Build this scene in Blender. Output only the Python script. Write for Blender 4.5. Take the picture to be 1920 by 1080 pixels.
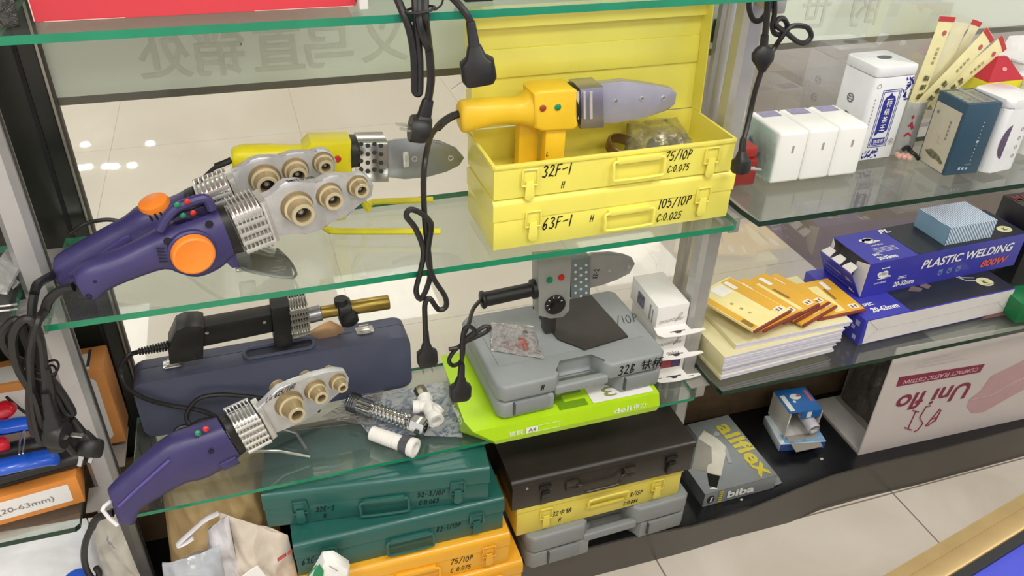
import bpy, bmesh, math, random
from mathutils import Vector, Matrix, Euler

for _o in list(bpy.data.objects):
    bpy.data.objects.remove(_o)
SC = bpy.context.scene
COL = SC.collection

# ------------------------------------------------------------------ camera
FPX = 1514.54
YAW, PITCH, ROLL = 0.33811519, 0.58374976, 0.03651526
CAM = Vector((0, 0, 1.475))
_f = Vector((math.sin(YAW) * math.cos(PITCH), math.cos(YAW) * math.cos(PITCH), -math.sin(PITCH)))
_r = Vector((math.cos(YAW), -math.sin(YAW), 0))
_u = _r.cross(_f)
_r2 = _r * math.cos(ROLL) + _u * math.sin(ROLL)
_u2 = -_r * math.sin(ROLL) + _u * math.cos(ROLL)
cd = bpy.data.cameras.new('camera')
cam = bpy.data.objects.new('camera', cd)
COL.objects.link(cam)
cd.sensor_width = 36
cd.lens = 36 * FPX / 1920
cd.clip_start = 0.02
cam.matrix_world = Matrix(((_r2.x, _u2.x, -_f.x, CAM.x), (_r2.y, _u2.y, -_f.y, CAM.y), (_r2.z, _u2.z, -_f.z, CAM.z), (0, 0, 0, 1)))
SC.camera = cam

# ------------------------------------------------------------------ light and exposure
SC.view_settings.view_transform = 'Standard'
SC.view_settings.look = 'None'
SC.view_settings.gamma = 1
SC.view_settings.exposure = 0.0
wd = bpy.data.worlds.new('world')
SC.world = wd
wd.use_nodes = True
wd.node_tree.nodes['Background'].inputs[0].default_value = (1.0, 0.975, 0.94, 1)
wd.node_tree.nodes['Background'].inputs[1].default_value = 0.85


def area(name, loc, size, power, rot=(0, 0, 0), col=(1, 0.975, 0.94), sy=None):
    l = bpy.data.lights.new(name, 'AREA')
    l.energy = power
    l.color = col
    l.shape = 'RECTANGLE'
    l.size = size
    l.size_y = sy or size
    o = bpy.data.objects.new(name, l)
    o.location = loc
    o.rotation_euler = rot
    COL.objects.link(o)
    return o


CEIL = 2.95
for i, (x, y) in enumerate([(-0.9, -0.2), (0.7, -0.2), (2.3, -0.2), (0.0, -1.8), (1.8, -1.8)]):
    area('aisle_panel_light', (x, y, CEIL - 0.03), 0.6, 23)
for i, (x, y) in enumerate([(-1.6, 2.8), (0.6, 2.8), (2.8, 2.8), (-1.6, 6.5), (1.0, 6.5), (3.6, 6.5)]):
    area('corridor_panel_light', (x, y, CEIL - 0.03), 0.9, 19)


# ------------------------------------------------------------------ pixel rays to points in the room (1920 x 1080)
def ray(px, py):
    return _f + _r2 * ((px - 960) / FPX) - _u2 * ((py - 540) / FPX)


def atz(px, py, z):
    d = ray(px, py)
    return CAM + d * ((z - CAM.z) / d.z)


def aty(px, py, y):
    d = ray(px, py)
    return CAM + d * ((y - CAM.y) / d.y)


def onpl(px, py, o, n):
    d = ray(px, py)
    return CAM + d * ((o - CAM).dot(n) / d.dot(n))


# ------------------------------------------------------------------ materials
def lin(c):
    return c / 12.92 if c <= 0.04045 else ((c + 0.055) / 1.055) ** 2.4


def hx(h):
    return tuple(lin(int(h[i:i + 2], 16) / 255) for i in (0, 2, 4)) + (1,)


MATS = {}


def P(name, col, rough=0.5, metal=0.0, var=0.06, vs=40.0, bump=0.0, bs=200.0, spec=0.5, coat=0.0):
    """principled material with a procedural mottling of colour and gloss"""
    if name in MATS:
        return MATS[name]
    m = bpy.data.materials.new(name)
    m.use_nodes = True
    nt = m.node_tree
    b = nt.nodes['Principled BSDF']
    b.inputs['Metallic'].default_value = metal
    b.inputs['Specular IOR Level'].default_value = spec
    b.inputs['Coat Weight'].default_value = coat
    c = hx(col)
    tc = nt.nodes.new('ShaderNodeTexCoord')
    nz = nt.nodes.new('ShaderNodeTexNoise')
    nz.inputs['Scale'].default_value = vs
    nz.inputs['Detail'].default_value = 4
    nt.links.new(tc.outputs['Object'], nz.inputs['Vector'])
    cr = nt.nodes.new('ShaderNodeValToRGB')
    cr.color_ramp.elements[0].position = 0.3
    cr.color_ramp.elements[1].position = 0.7
    cr.color_ramp.elements[0].color = tuple(max(0, v * (1 - var)) for v in c[:3]) + (1,)
    cr.color_ramp.elements[1].color = tuple(min(1, v * (1 + var)) for v in c[:3]) + (1,)
    nt.links.new(nz.outputs['Fac'], cr.inputs['Fac'])
    nt.links.new(cr.outputs['Color'], b.inputs['Base Color'])
    mr = nt.nodes.new('ShaderNodeMapRange')
    mr.inputs['To Min'].default_value = max(0.02, rough - 0.05)
    mr.inputs['To Max'].default_value = min(1, rough + 0.05)
    nt.links.new(nz.outputs['Fac'], mr.inputs['Value'])
    nt.links.new(mr.outputs['Result'], b.inputs['Roughness'])
    if bump:
        n2 = nt.nodes.new('ShaderNodeTexNoise')
        n2.inputs['Scale'].default_value = bs
        n2.inputs['Detail'].default_value = 3
        nt.links.new(tc.outputs['Object'], n2.inputs['Vector'])
        bp = nt.nodes.new('ShaderNodeBump')
        bp.inputs['Strength'].default_value = bump
        bp.inputs['Distance'].default_value = 0.002
        nt.links.new(n2.outputs['Fac'], bp.inputs['Height'])
        nt.links.new(bp.outputs['Normal'], b.inputs['Normal'])
    MATS[name] = m
    return m


def film(name, col, alpha, rough=0.15, gloss=1.0, wrinkle=0.0, ws=60.0, diff=0.0):
    """thin clear sheet: transparent tint, a dusty share of diffuse, fresnel gloss"""
    if name in MATS:
        return MATS[name]
    m = bpy.data.materials.new(name)
    m.use_nodes = True
    nt = m.node_tree
    nt.nodes.clear()
    out = nt.nodes.new('ShaderNodeOutputMaterial')
    tr = nt.nodes.new('ShaderNodeBsdfTransparent')
    tr.inputs[0].default_value = hx(col)
    df = nt.nodes.new('ShaderNodeBsdfDiffuse')
    df.inputs[0].default_value = hx(col)
    gl = nt.nodes.new('ShaderNodeBsdfGlossy')
    gl.inputs['Roughness'].default_value = rough
    mx = nt.nodes.new('ShaderNodeMixShader')
    mx.inputs[0].default_value = alpha
    nt.links.new(tr.outputs[0], mx.inputs[1])
    nt.links.new(df.outputs[0], mx.inputs[2])
    fr = nt.nodes.new('ShaderNodeFresnel')
    fr.inputs['IOR'].default_value = 1.5
    mu = nt.nodes.new('ShaderNodeMath')
    mu.operation = 'MULTIPLY'
    mu.inputs[1].default_value = gloss
    nt.links.new(fr.outputs[0], mu.inputs[0])
    m2 = nt.nodes.new('ShaderNodeMixShader')
    nt.links.new(mu.outputs[0], m2.inputs[0])
    nt.links.new(mx.outputs[0], m2.inputs[1])
    nt.links.new(gl.outputs[0], m2.inputs[2])
    nt.links.new(m2.outputs[0], out.inputs[0])
    if wrinkle:
        tc = nt.nodes.new('ShaderNodeTexCoord')
        nz = nt.nodes.new('ShaderNodeTexNoise')
        nz.inputs['Scale'].default_value = ws
        nz.inputs['Detail'].default_value = 5
        nz.inputs['Distortion'].default_value = 1.5
        nt.links.new(tc.outputs['Object'], nz.inputs['Vector'])
        bp = nt.nodes.new('ShaderNodeBump')
        bp.inputs['Strength'].default_value = wrinkle
        bp.inputs['Distance'].default_value = 0.01
        nt.links.new(nz.outputs['Fac'], bp.inputs['Height'])
        for n in (fr, gl, df):
            nt.links.new(bp.outputs[0], n.inputs['Normal'])
        rp = nt.nodes.new('ShaderNodeMapRange')
        rp.inputs['From Min'].default_value = 0.35
        rp.inputs['From Max'].default_value = 0.7
        rp.inputs['To Min'].default_value = alpha * 0.85
        rp.inputs['To Max'].default_value = min(1, alpha * 1.15)
        nt.links.new(nz.outputs['Fac'], rp.inputs['Value'])
        nt.links.new(rp.outputs[0], mx.inputs[0])
    MATS[name] = m
    return m


def emit(name, col, s):
    if name in MATS:
        return MATS[name]
    m = bpy.data.materials.new(name)
    m.use_nodes = True
    nt = m.node_tree
    nt.nodes.clear()
    out = nt.nodes.new('ShaderNodeOutputMaterial')
    e = nt.nodes.new('ShaderNodeEmission')
    e.inputs[0].default_value = hx(col)
    e.inputs[1].default_value = s
    nt.links.new(e.outputs[0], out.inputs[0])
    MATS[name] = m
    return m


# ------------------------------------------------------------------ mesh builder
def frame_z(d):
    d = d.normalized()
    a = Vector((0, 0, 1)) if abs(d.z) < 0.9 else Vector((1, 0, 0))
    x = a.cross(d).normalized()
    return x, d.cross(x), d


def spline(pts, sub=6, closed=False):
    pts = [Vector(p) for p in pts]
    n = len(pts)
    if n < 3:
        return pts
    out = []
    rng = range(n if closed else n - 1)
    for i in rng:
        p0 = pts[(i - 1) % n] if closed or i > 0 else pts[0] * 2 - pts[1]
        p1, p2 = pts[i], pts[(i + 1) % n]
        p3 = pts[(i + 2) % n] if closed or i + 2 < n else pts[-1] * 2 - pts[-2]
        for k in range(sub):
            t = k / sub
            out.append(0.5 * ((2 * p1) + (p2 - p0) * t + (2 * p0 - 5 * p1 + 4 * p2 - p3) * t * t + (3 * p1 - p0 - 3 * p2 + p3) * t ** 3))
    if not closed:
        out.append(pts[-1])
    return out


class MB:
    def __init__(s):
        s.bm = bmesh.new()
        s.mi = 0
        s.T = Matrix.Identity(4)

    def _v(s, p):
        return s.bm.verts.new(s.T @ Vector(p))

    def face(s, vs):
        try:
            f = s.bm.faces.new(vs)
            f.material_index = s.mi
            return f
        except ValueError:
            return None

    def poly(s, pts):
        return s.face([s._v(p) for p in pts])

    def box(s, x0, x1, y0, y1, z0, z1, bev=0.0, seg=2):
        v = [s._v((x, y, z)) for z in (z0, z1) for y in (y0, y1) for x in (x0, x1)]
        fs = [s.face([v[i] for i in q]) for q in ((0, 2, 3, 1), (4, 5, 7, 6), (0, 1, 5, 4), (2, 6, 7, 3), (0, 4, 6, 2), (1, 3, 7, 5))]
        if bev:
            es = list({e for f in fs for e in f.edges})
            r = bmesh.ops.bevel(s.bm, geom=es, offset=bev, segments=seg, profile=0.5, affect='EDGES')
            for f in r['faces']:
                f.material_index = s.mi
        return s

    def ring(s, pts):
        return [s._v(p) for p in pts]

    def skin(s, rings, closed=True, cap0=True, cap1=True):
        for a, b in zip(rings, rings[1:]):
            n = len(a)
            for i in range(n if closed else n - 1):
                j = (i + 1) % n
                s.face([a[i], a[j], b[j], b[i]])
        if cap0:
            s.face(list(reversed(rings[0])))
        if cap1:
            s.face(rings[-1])

    def lathe(s, prof, p0, d, n=24, cap=True):
        """prof: list of (radius, height along d)"""
        x, y, z = frame_z(Vector(d))
        p0 = Vector(p0)
        rs = []
        for r, h in prof:
            rs.append(s.ring([p0 + z * h + (x * math.cos(2 * math.pi * i / n) + y * math.sin(2 * math.pi * i / n)) * max(r, 1e-5) for i in range(n)]))
        s.skin(rs, True, cap, cap)
        return s

    def cyl(s, p0, p1, r0, r1=None, n=16):
        p0, p1 = Vector(p0), Vector(p1)
        L = (p1 - p0).length
        return s.lathe([(r0, 0), (r0 if r1 is None else r1, L)], p0, p1 - p0, n)

    def tube(s, pts, r, n=8, sub=5, closed=False, flat=1.0):
        pts = spline(pts, sub, closed) if sub else [Vector(p) for p in pts]
        m = len(pts)
        rs = []
        prev = None
        for i, p in enumerate(pts):
            a = pts[(i - 1) % m] if closed or i else p
            b = pts[(i + 1) % m] if closed or i < m - 1 else p
            t = (b - a).normalized()
            if prev is None:
                x = frame_z(t)[0]
            else:
                x = (prev - t * prev.dot(t)).normalized()
            prev = x
            y = t.cross(x)
            rr = r(i / (m - 1)) if callable(r) else r
            rs.append(s.ring([p + (x * math.cos(2 * math.pi * k / n) + y * math.sin(2 * math.pi * k / n) * flat) * rr for k in range(n)]))
        if closed:
            rs.append(rs[0])
            s.skin(rs, True, False, False)
        else:
            s.skin(rs)
        return s

    def prism(s, poly, z0, z1, bev=0.0, seg=2):
        """extrude a 2-D outline along local z"""
        a = s.ring([(p[0], p[1], z0) for p in poly])
        b = s.ring([(p[0], p[1], z1) for p in poly])
        n = len(poly)
        fs = [s.face(list(reversed(a))), s.face(b)]
        caps = [f for f in fs if f]
        for i in range(n):
            s.face([a[i], a[(i + 1) % n], b[(i + 1) % n], b[i]])
        if bev:
            es = list({e for f in caps for e in f.edges})
            r = bmesh.ops.bevel(s.bm, geom=es, offset=bev, segments=seg, profile=0.5, affect='EDGES')
            for f in r['faces']:
                f.material_index = s.mi
        return s

    def ball(s, c, rx, ry=None, rz=None, n=14, m=9):
        ry = ry or rx
        rz = rz or rx
        c = Vector(c)
        rs = []
        for j in range(1, m):
            t = math.pi * j / m
            rs.append(s.ring([c + Vector((rx * math.sin(t) * math.cos(2 * math.pi * i / n), ry * math.sin(t) * math.sin(2 * math.pi * i / n), -rz * math.cos(t))) for i in range(n)]))
        s.skin(rs)
        return s

    def grid(s, fn, nu, nv):
        vs = [[s._v(fn(i / nu, j / nv)) for i in range(nu + 1)] for j in range(nv + 1)]
        for j in range(nv):
            for i in range(nu):
                s.face([vs[j][i], vs[j][i + 1], vs[j + 1][i + 1], vs[j + 1][i]])
        return s

    def build(s, name, mats, parent=None, angle=35, world=False, sub=0, solid=0.0):
        """link as ONE mesh object; with a parent the mesh is in the parent's own space unless world=True"""
        if world and parent is not None:
            s.bm.transform(MW[parent.name].inverted())
        off = Vector((0, 0, 0))
        if parent is None and len(s.bm.verts):
            xs = [v.co for v in s.bm.verts]
            lo = [min(v[i] for v in xs) for i in range(3)]
            hi = [max(v[i] for v in xs) for i in range(3)]
            off = Vector(((lo[0] + hi[0]) / 2, (lo[1] + hi[1]) / 2, lo[2]))
            s.bm.transform(Matrix.Translation(-off))
        bmesh.ops.recalc_face_normals(s.bm, faces=s.bm.faces[:])
        me = bpy.data.meshes.new(name)
        s.bm.to_mesh(me)
        s.bm.free()
        for m in (mats if isinstance(mats, (list, tuple)) else [mats]):
            me.materials.append(m)
        me.polygons.foreach_set('use_smooth', [True] * len(me.polygons))
        me.set_sharp_from_angle(angle=math.radians(angle))
        o = bpy.data.objects.new(name, me)
        COL.objects.link(o)
        o.location = off
        if parent is not None:
            o.parent = parent
        else:
            MW[o.name] = Matrix.Translation(off)
        if sub:
            q = o.modifiers.new('smooth', 'SUBSURF')
            q.levels = q.render_levels = sub
        if solid:
            q = o.modifiers.new('thickness', 'SOLIDIFY')
            q.thickness = solid
            q.offset = 0
        return o


MW = {}


def thing(name, label, cat, loc=(0, 0, 0), rz=0.0, group=None, mat=None):
    """an Empty at the thing's base that parents its parts"""
    o = bpy.data.objects.new(name, None)
    COL.objects.link(o)
    o.empty_display_size = 0.05
    m = mat if mat is not None else Matrix.Translation(Vector(loc)) @ Matrix.Rotation(rz, 4, 'Z')
    o.matrix_world = m
    MW[o.name] = m
    o['label'] = label
    o['category'] = cat
    if group:
        o['group'] = group
    return o


def tag(o, label, cat, group=None):
    o['label'] = label
    o['category'] = cat
    if group:
        o['group'] = group
    return o


def part(b, name, mats, parent, **k):
    """a part that is positioned in its thing's space; a sub-part when parent is itself a part"""
    return b.build(name, mats, parent, **k)


def struct(b, name, mats, parent=None, **k):
    o = b.build(name, mats, parent, **k)
    o['kind'] = 'structure'
    return o


# ------------------------------------------------------------------ lettering
_tc = {}


def glyphs(s, bold=0.0):
    """outline of a line of type as flat polygons, from the built-in font"""
    k = (s, bold)
    if k in _tc:
        return _tc[k]
    cu = bpy.data.curves.new('type', 'FONT')
    cu.body = s
    cu.size = 1
    cu.offset = bold
    cu.resolution_u = 3
    ob = bpy.data.objects.new('type', cu)
    COL.objects.link(ob)
    dg = bpy.context.evaluated_depsgraph_get()
    dg.update()
    ev = ob.evaluated_get(dg)
    me = ev.to_mesh()
    vs = [(v.co.x, v.co.y) for v in me.vertices]
    fs = [tuple(p.vertices) for p in me.polygons]
    ev.to_mesh_clear()
    bpy.data.objects.remove(ob)
    bpy.data.curves.remove(cu)
    _tc[k] = (vs, fs)
    return _tc[k]


def type_on(b, s, o, ux, uy, h=None, w=None, shear=0.0, bold=0.0, align='l', lift=0.0006):
    """lay type on a surface: o is the lower corner of the line, ux reads along it, uy points up the letters"""
    vs, fs = glyphs(s, bold)
    if not vs:
        return b
    x0, x1 = min(v[0] for v in vs), max(v[0] for v in vs)
    y0, y1 = min(v[1] for v in vs), max(v[1] for v in vs)
    ux, uy, o = Vector(ux).normalized(), Vector(uy).normalized(), Vector(o)
    n = ux.cross(uy)
    sy = (h / (y1 - y0)) if h else (w / (x1 - x0))
    sx = (w / (x1 - x0)) if w else sy
    W = (x1 - x0) * sx
    dx = {'l': 0, 'c': -W / 2, 'r': -W}[align]
    vv = [b._v(o + n * lift + ux * ((x - x0) * sx + dx + shear * (y - y0) * sy) + uy * ((y - y0) * sy)) for x, y in vs]
    for f in fs:
        b.face([vv[i] for i in f])
    return b


# pen strokes for the hand-written marks, on a 0..1 by 0..1 cell
ST = {
    '0': [[(.5, 1), (.15, .75), (.1, .35), (.4, 0), (.8, .2), (.9, .65), (.6, .98), (.45, 1)]],
    '1': [[(.55, 1), (.5, 0)]],
    '2': [[(.1, .8), (.4, 1), (.75, .85), (.6, .5), (.1, .05), (.5, .08), (.95, .0)]],
    '3': [[(.1, .9), (.5, 1), (.8, .82), (.45, .55), (.85, .35), (.6, .02), (.1, .08)]],
    '5': [[(.2, .95), (.15, .55), (.6, .6), (.85, .3), (.5, 0), (.1, .08)], [(.2, .95), (.9, 1)]],
    '6': [[(.7, 1), (.25, .6), (.15, .2), (.45, 0), (.8, .2), (.6, .48), (.2, .3)]],
    '7': [[(.1, .9), (.9, 1), (.5, .4), (.4, 0)]],
    '8': [[(.8, .85), (.45, 1), (.2, .78), (.75, .3), (.5, 0), (.15, .2), (.6, .6), (.8, .85)]],
    '4': [[(.55, 1), (.1, .4), (.95, .45)], [(.7, .75), (.6, 0)]],
    '9': [[(.8, .8), (.4, 1), (.15, .7), (.5, .5), (.85, .8), (.75, .4), (.6, 0)]],
    'A': [[(.1, 0), (.5, 1), (.9, 0)], [(.25, .4), (.75, .4)]],
    'B': [[(.2, 1), (.15, 0)], [(.2, 1), (.75, .85), (.25, .52), (.85, .28), (.15, 0)]],
    'C': [[(.9, .9), (.5, 1), (.1, .45), (.4, 0), (.9, .15)]],
    'E': [[(.85, 1), (.2, .95), (.15, 0), (.85, .05)], [(.2, .5), (.7, .55)]],
    'F': [[(.2, 1), (.1, 0)], [(.2, .95), (.95, 1)], [(.15, .5), (.75, .58)]],
    'H': [[(.15, 1), (.1, 0)], [(.85, 1), (.8, 0)], [(.1, .48), (.85, .52)]],
    'L': [[(.2, 1), (.15, 0), (.85, .05)]],
    'P': [[(.3, 1), (.15, 0)], [(.25, .98), (.85, .85), (.7, .5), (.2, .45)]],
    '/': [[(.9, 1.15), (.1, -.1)]],
    '-': [[(.05, .5), (.9, .58)]],
    ':': [[(.5, .75), (.52, .68)], [(.5, .25), (.52, .18)]],
    '.': [[(.5, .08), (.55, .0)]],
    'I': [[(.5, 1), (.5, 0)]],
    'S': [[(.9, .9), (.4, 1), (.15, .75), (.8, .35), (.6, 0), (.1, .1)]],
}
ST['中'] = [[(.15, .75), (.85, .75), (.8, .35), (.2, .35), (.15, .75)], [(.5, 1.05), (.5, -.05)]]
ST['铁'] = [[(.25, 1.1), (.05, .75)], [(.2, .85), (.5, .88)], [(.05, .55), (.45, .6)], [(.28, .85), (.25, .1), (.5, .25)],
           [(.55, .8), (.95, .85)], [(.5, .5), (1, .55)], [(.75, 1.1), (.72, .5), (.5, .0)], [(.74, .5), (1, 0)]]
ST['柄'] = [[(.05, .7), (.45, .75)], [(.27, 1.1), (.25, -.05)], [(.25, .65), (.05, .25)], [(.28, .6), (.42, .4)],
           [(.5, .95), (1, 1)], [(.55, .65), (.55, 0)], [(.55, .65), (.97, .7), (.95, .02), (.85, .1)], [(.76, .98), (.75, .5), (.6, .25)], [(.75, .5), (.9, .3)]]


def hand_on(b, s, o, ux, uy, h, pen=0.0018, adv=0.68, slant=0.12, lift=0.0007, seed=1, ws=0.46):
    rnd = random.Random(seed)
    ux, uy, o = Vector(ux).normalized(), Vector(uy).normalized(), Vector(o)
    n = ux.cross(uy)
    x = 0.0
    for ch in s:
        if ch == ' ':
            x += h * 0.5
            continue
        cjk = ord(ch) > 0x2000
        cw = h * (1.0 if cjk else ws * (0.4 if ch in '.:I1' else 1.0))
        dy = rnd.uniform(-.06, .06) * h
        for st in ST.get(ch, []):
            q = [Vector((x + p[0] * cw + slant * p[1] * h, p[1] * h + dy, 0)) for p in st]
            q = spline(q, 4) if len(q) > 2 and not cjk else q
            for i in range(len(q) - 1):
                a, c = q[i], q[i + 1]
                t = (c - a)
                if t.length < 1e-6:
                    continue
                t.normalize()
                m = Vector((-t.y, t.x, 0)) * pen * 0.5
                a2, c2 = a - t * pen * .35, c + t * pen * .35
                b.poly([o + n * lift + ux * v.x + uy * v.y for v in (a2 + m, a2 - m, c2 - m, c2 + m)])
        x += cw + h * (adv - 0.55)
    return b


def patch(b, o, ux, uy, pts, lift=0.0004):
    ux, uy, o = Vector(ux).normalized(), Vector(uy).normalized(), Vector(o)
    n = ux.cross(uy)
    b.poly([o + n * lift + ux * p[0] + uy * p[1] for p in pts])
    return b


def rect(b, o, ux, uy, x0, x1, y0, y1, lift=0.0004):
    return patch(b, o, ux, uy, [(x0, y0), (x1, y0), (x1, y1), (x0, y1)], lift)


def disc(b, o, ux, uy, cx, cy, rx, ry=None, n=24, lift=0.0004):
    ry = ry or rx
    return patch(b, o, ux, uy, [(cx + rx * math.cos(2 * math.pi * i / n), cy + ry * math.sin(2 * math.pi * i / n)) for i in range(n)], lift)


def hoop(b, o, ux, uy, cx, cy, r0, r1, n=24, lift=0.0004, a0=0, a1=360):
    for i in range(n):
        t0, t1 = [math.radians(a0 + (a1 - a0) * k / n) for k in (i, i + 1)]
        patch(b, o, ux, uy, [(cx + r * math.cos(t), cy + r * math.sin(t)) for r, t in ((r0, t0), (r1, t0), (r1, t1), (r0, t1))], lift)
    return b


def rrect(x0, x1, y0, y1, r, n=5):
    out = []
    for cx, cy, a in ((x1 - r, y1 - r, 0), (x0 + r, y1 - r, 90), (x0 + r, y0 + r, 180), (x1 - r, y0 + r, 270)):
        for k in range(n + 1):
            t = math.radians(a + 90 * k / n)
            out.append((cx + r * math.cos(t), cy + r * math.sin(t)))
    return out


UX, UY, UZ = Vector((1, 0, 0)), Vector((0, 1, 0)), Vector((0, 0, 1))
BLACK_INK = P('black ink', '17161a', 0.6)

# ================================================================== the place: floor, ceiling, glass front, pillar, shelving
def tile_mat(name, col, col2, rough, size, off, grout, spec=0.5, marb=3.0, coat=0.0, gw=0.004):
    m = bpy.data.materials.new(name)
    m.use_nodes = True
    nt = m.node_tree
    b = nt.nodes['Principled BSDF']
    b.inputs['Roughness'].default_value = rough
    b.inputs['Specular IOR Level'].default_value = spec
    b.inputs['Coat Weight'].default_value = coat
    b.inputs['Coat Roughness'].default_value = 0.018
    g = nt.nodes.new('ShaderNodeNewGeometry')
    sp = nt.nodes.new('ShaderNodeSeparateXYZ')
    nt.links.new(g.outputs['Position'], sp.inputs[0])
    nz = nt.nodes.new('ShaderNodeTexNoise')
    nz.inputs['Scale'].default_value = marb
    nz.inputs['Detail'].default_value = 6
    nz.inputs['Distortion'].default_value = 1.2
    nt.links.new(g.outputs['Position'], nz.inputs['Vector'])
    cr = nt.nodes.new('ShaderNodeValToRGB')
    cr.color_ramp.elements[0].position = 0.35
    cr.color_ramp.elements[1].position = 0.68
    cr.color_ramp.elements[0].color = hx(col)
    cr.color_ramp.elements[1].color = hx(col2)
    nt.links.new(nz.outputs['Fac'], cr.inputs[0])
    outs = []
    for ax, o in zip('XY', off):
        a = nt.nodes.new('ShaderNodeMath'); a.operation = 'SUBTRACT'; a.inputs[1].default_value = o
        nt.links.new(sp.outputs[ax], a.inputs[0])
        d = nt.nodes.new('ShaderNodeMath'); d.operation = 'PINGPONG'; d.inputs[1].default_value = size / 2
        nt.links.new(a.outputs[0], d.inputs[0])
        c = nt.nodes.new('ShaderNodeMath'); c.operation = 'LESS_THAN'; c.inputs[1].default_value = gw / 2
        nt.links.new(d.outputs[0], c.inputs[0])
        outs.append(c)
    mx = nt.nodes.new('ShaderNodeMath'); mx.operation = 'MAXIMUM'
    nt.links.new(outs[0].outputs[0], mx.inputs[0]); nt.links.new(outs[1].outputs[0], mx.inputs[1])
    mi = nt.nodes.new('ShaderNodeMixRGB')
    mi.inputs[2].default_value = hx(grout)
    nt.links.new(mx.outputs[0], mi.inputs[0]); nt.links.new(cr.outputs[0], mi.inputs[1])
    nt.links.new(mi.outputs[0], b.inputs['Base Color'])
    return m


def plane(name, x0, x1, y0, y1, z0, z1, m):
    return struct(MB().box(x0, x1, y0, y1, z0, z1), name, m)


plane('floor', -4, 5, -3.2, 1.265, -0.05, 0, tile_mat('aisle tile', 'e8dfd3', 'dbd1c3', 0.35, 0.645, (1.353, 0.35), '8d8378'))
FL_CREAM = tile_mat('cream corridor tile', 'e3dccf', 'd8cfc0', 0.30, 0.8, (0.21, 0.4), 'b9ad99', marb=1.2, coat=0.6, gw=0.003)
FL_BROWN = tile_mat('brown marble tile', '75665a', '86776a', 0.3, 0.8, (0.21, 0.4), '6d5f52', marb=1.8, coat=0.6, gw=0.003)
FL_DARK = tile_mat('dark brown marble tile', '594d43', '6a5d51', 0.14, 0.8, (0.21, 0.4), '55493f', marb=1.8, coat=0.6, gw=0.003)
plane('floor', -4, 1.81, 1.265, 14, -0.05, 0, FL_CREAM)
plane('floor', 1.81, 2.75, 1.265, 3.85, -0.05, 0, FL_BROWN)
plane('floor', 2.75, 9, 1.265, 3.85, -0.05, 0, tile_mat('mid brown marble tile', '716256', '827266', 0.14, 0.8, (0.21, 0.4), '6d5f52', marb=1.8, coat=0.6))
plane('floor', 1.81, 9, 3.85, 14, -0.05, 0, tile_mat('tan marble tile', '85745f', '988672', 0.14, 0.8, (0.21, 0.4), '7d6f62', marb=1.5, coat=0.6))
plane('ceiling', -4, 9, -3.2, 14, CEIL, CEIL + 0.1, P('ceiling paint', 'f1eee8', 0.85, var=0.02))
plane('wall_back', -4, 9, 14, 14.1, 0, CEIL, P('far wall', 'e6dccb', 0.6, var=0.03))
# lit shop windows across the corridor and the round lamps over it, seen only as reflections in its floor
for i, (x0, x1, z0, z1) in enumerate([(-3.4, -2.5, 0.7, 2.2), (-1.2, 0.0, 0.9, 2.3), (1.2, 2.0, 0.5, 2.4), (3.0, 4.4, 1.0, 2.3)]):
    struct(MB().box(x0, x1, 13.93, 13.99, z0, z1, 0.01), 'window_%d' % (i + 2), emit('lit shop window', 'fff3dc', 2.2))
for px, py in ((150, 316), (165, 314), (200, 313), (215, 313), (248, 311), (160, 272), (282, 270)):
    p = atz(px, py, 0)
    k = (CEIL + CAM.z) / CAM.z
    q = CAM + (p - CAM) * k
    d = MB().lathe([(0.0, 0), (0.055, 0), (0.055, 0.02)], (q.x, q.y, CEIL - 0.02), (0, 0, 1), 20)
    tag(d.build('downlight', emit('downlight lens', 'fffaf0', 45)), 'small round white downlight in the corridor ceiling beyond the glass', 'lamp', 'round downlights over the corridor')

GLASS_BACK = film('back glass', 'fdfefd', 0.015, 0.03, 0.35)
struct(MB().box(-0.26, 2.9, 1.262, 1.268, 0.10, CEIL), 'window_1', GLASS_BACK)
SIGN = P('frosted sign film', 'eef3e2', 0.5, var=0.02, vs=6)
b = MB().box(-0.26, 2.9, 1.2695, 1.2725, 1.041, 2.3)
sign = struct(b, 'trim_1', SIGN)
b = MB()
for s, cx, zc in (('处', 308, 103), ('销', 413, 97), ('直', 523, 88), ('乌', 618, 82), ('义', 722, 72)):
    p = aty(cx, zc, 1.269)
    type_on(b, s, (p.x + 0.036, 1.269, p.z - 0.036), (-1, 0, 0), (0, 0, 1), h=0.072, w=0.074, bold=0.012, lift=-0.0004)
for s, cx, zc in (('界', 1448, 22), ('世', 1530, 18), ('的', 1622, 16)):
    p = aty(cx, zc, 1.269)
    type_on(b, s, (p.x + 0.032, 1.269, p.z - 0.032), (-1, 0, 0), (0, 0, 1), h=0.062, w=0.062, bold=0.005, lift=-0.0004)
_o = b.build('lettering', P('faded grey sign paint', 'dcdfcd', 0.6), None)
_o['kind'] = 'structure'
_o.name = 'trim_2'
struct(MB().box(-0.26, 2.9, 1.2695, 1.2725, 1.029, 1.041), 'trim_3', P('dark window rail', '6a6556', 0.4, 0.3))
PILLAR = P('black pillar cladding', '22251f', 0.28, var=0.1, vs=3, bump=0.05, bs=6)
struct(MB().box(-2.2, -0.2685, 1.2715, 1.285, 0.0, CEIL, 0.004), 'wall_left', PILLAR)
struct(MB().box(-0.298, -0.292, 1.268, 1.2715, 0.12, CEIL), 'trim_4', P('pillar groove', '101210', 0.6))
struct(MB().box(-0.2685, -0.2635, 1.2625, 1.2745, 0.10, CEIL, 0.002), 'trim_5', P('aluminium strip', 'b3b1a6', 0.35, 0.8))
struct(MB().box(-0.2635, -0.2600, 1.2625, 1.2745, 0.10, CEIL), 'trim_6', P('dark gasket', '4d473c', 0.6))
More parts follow.
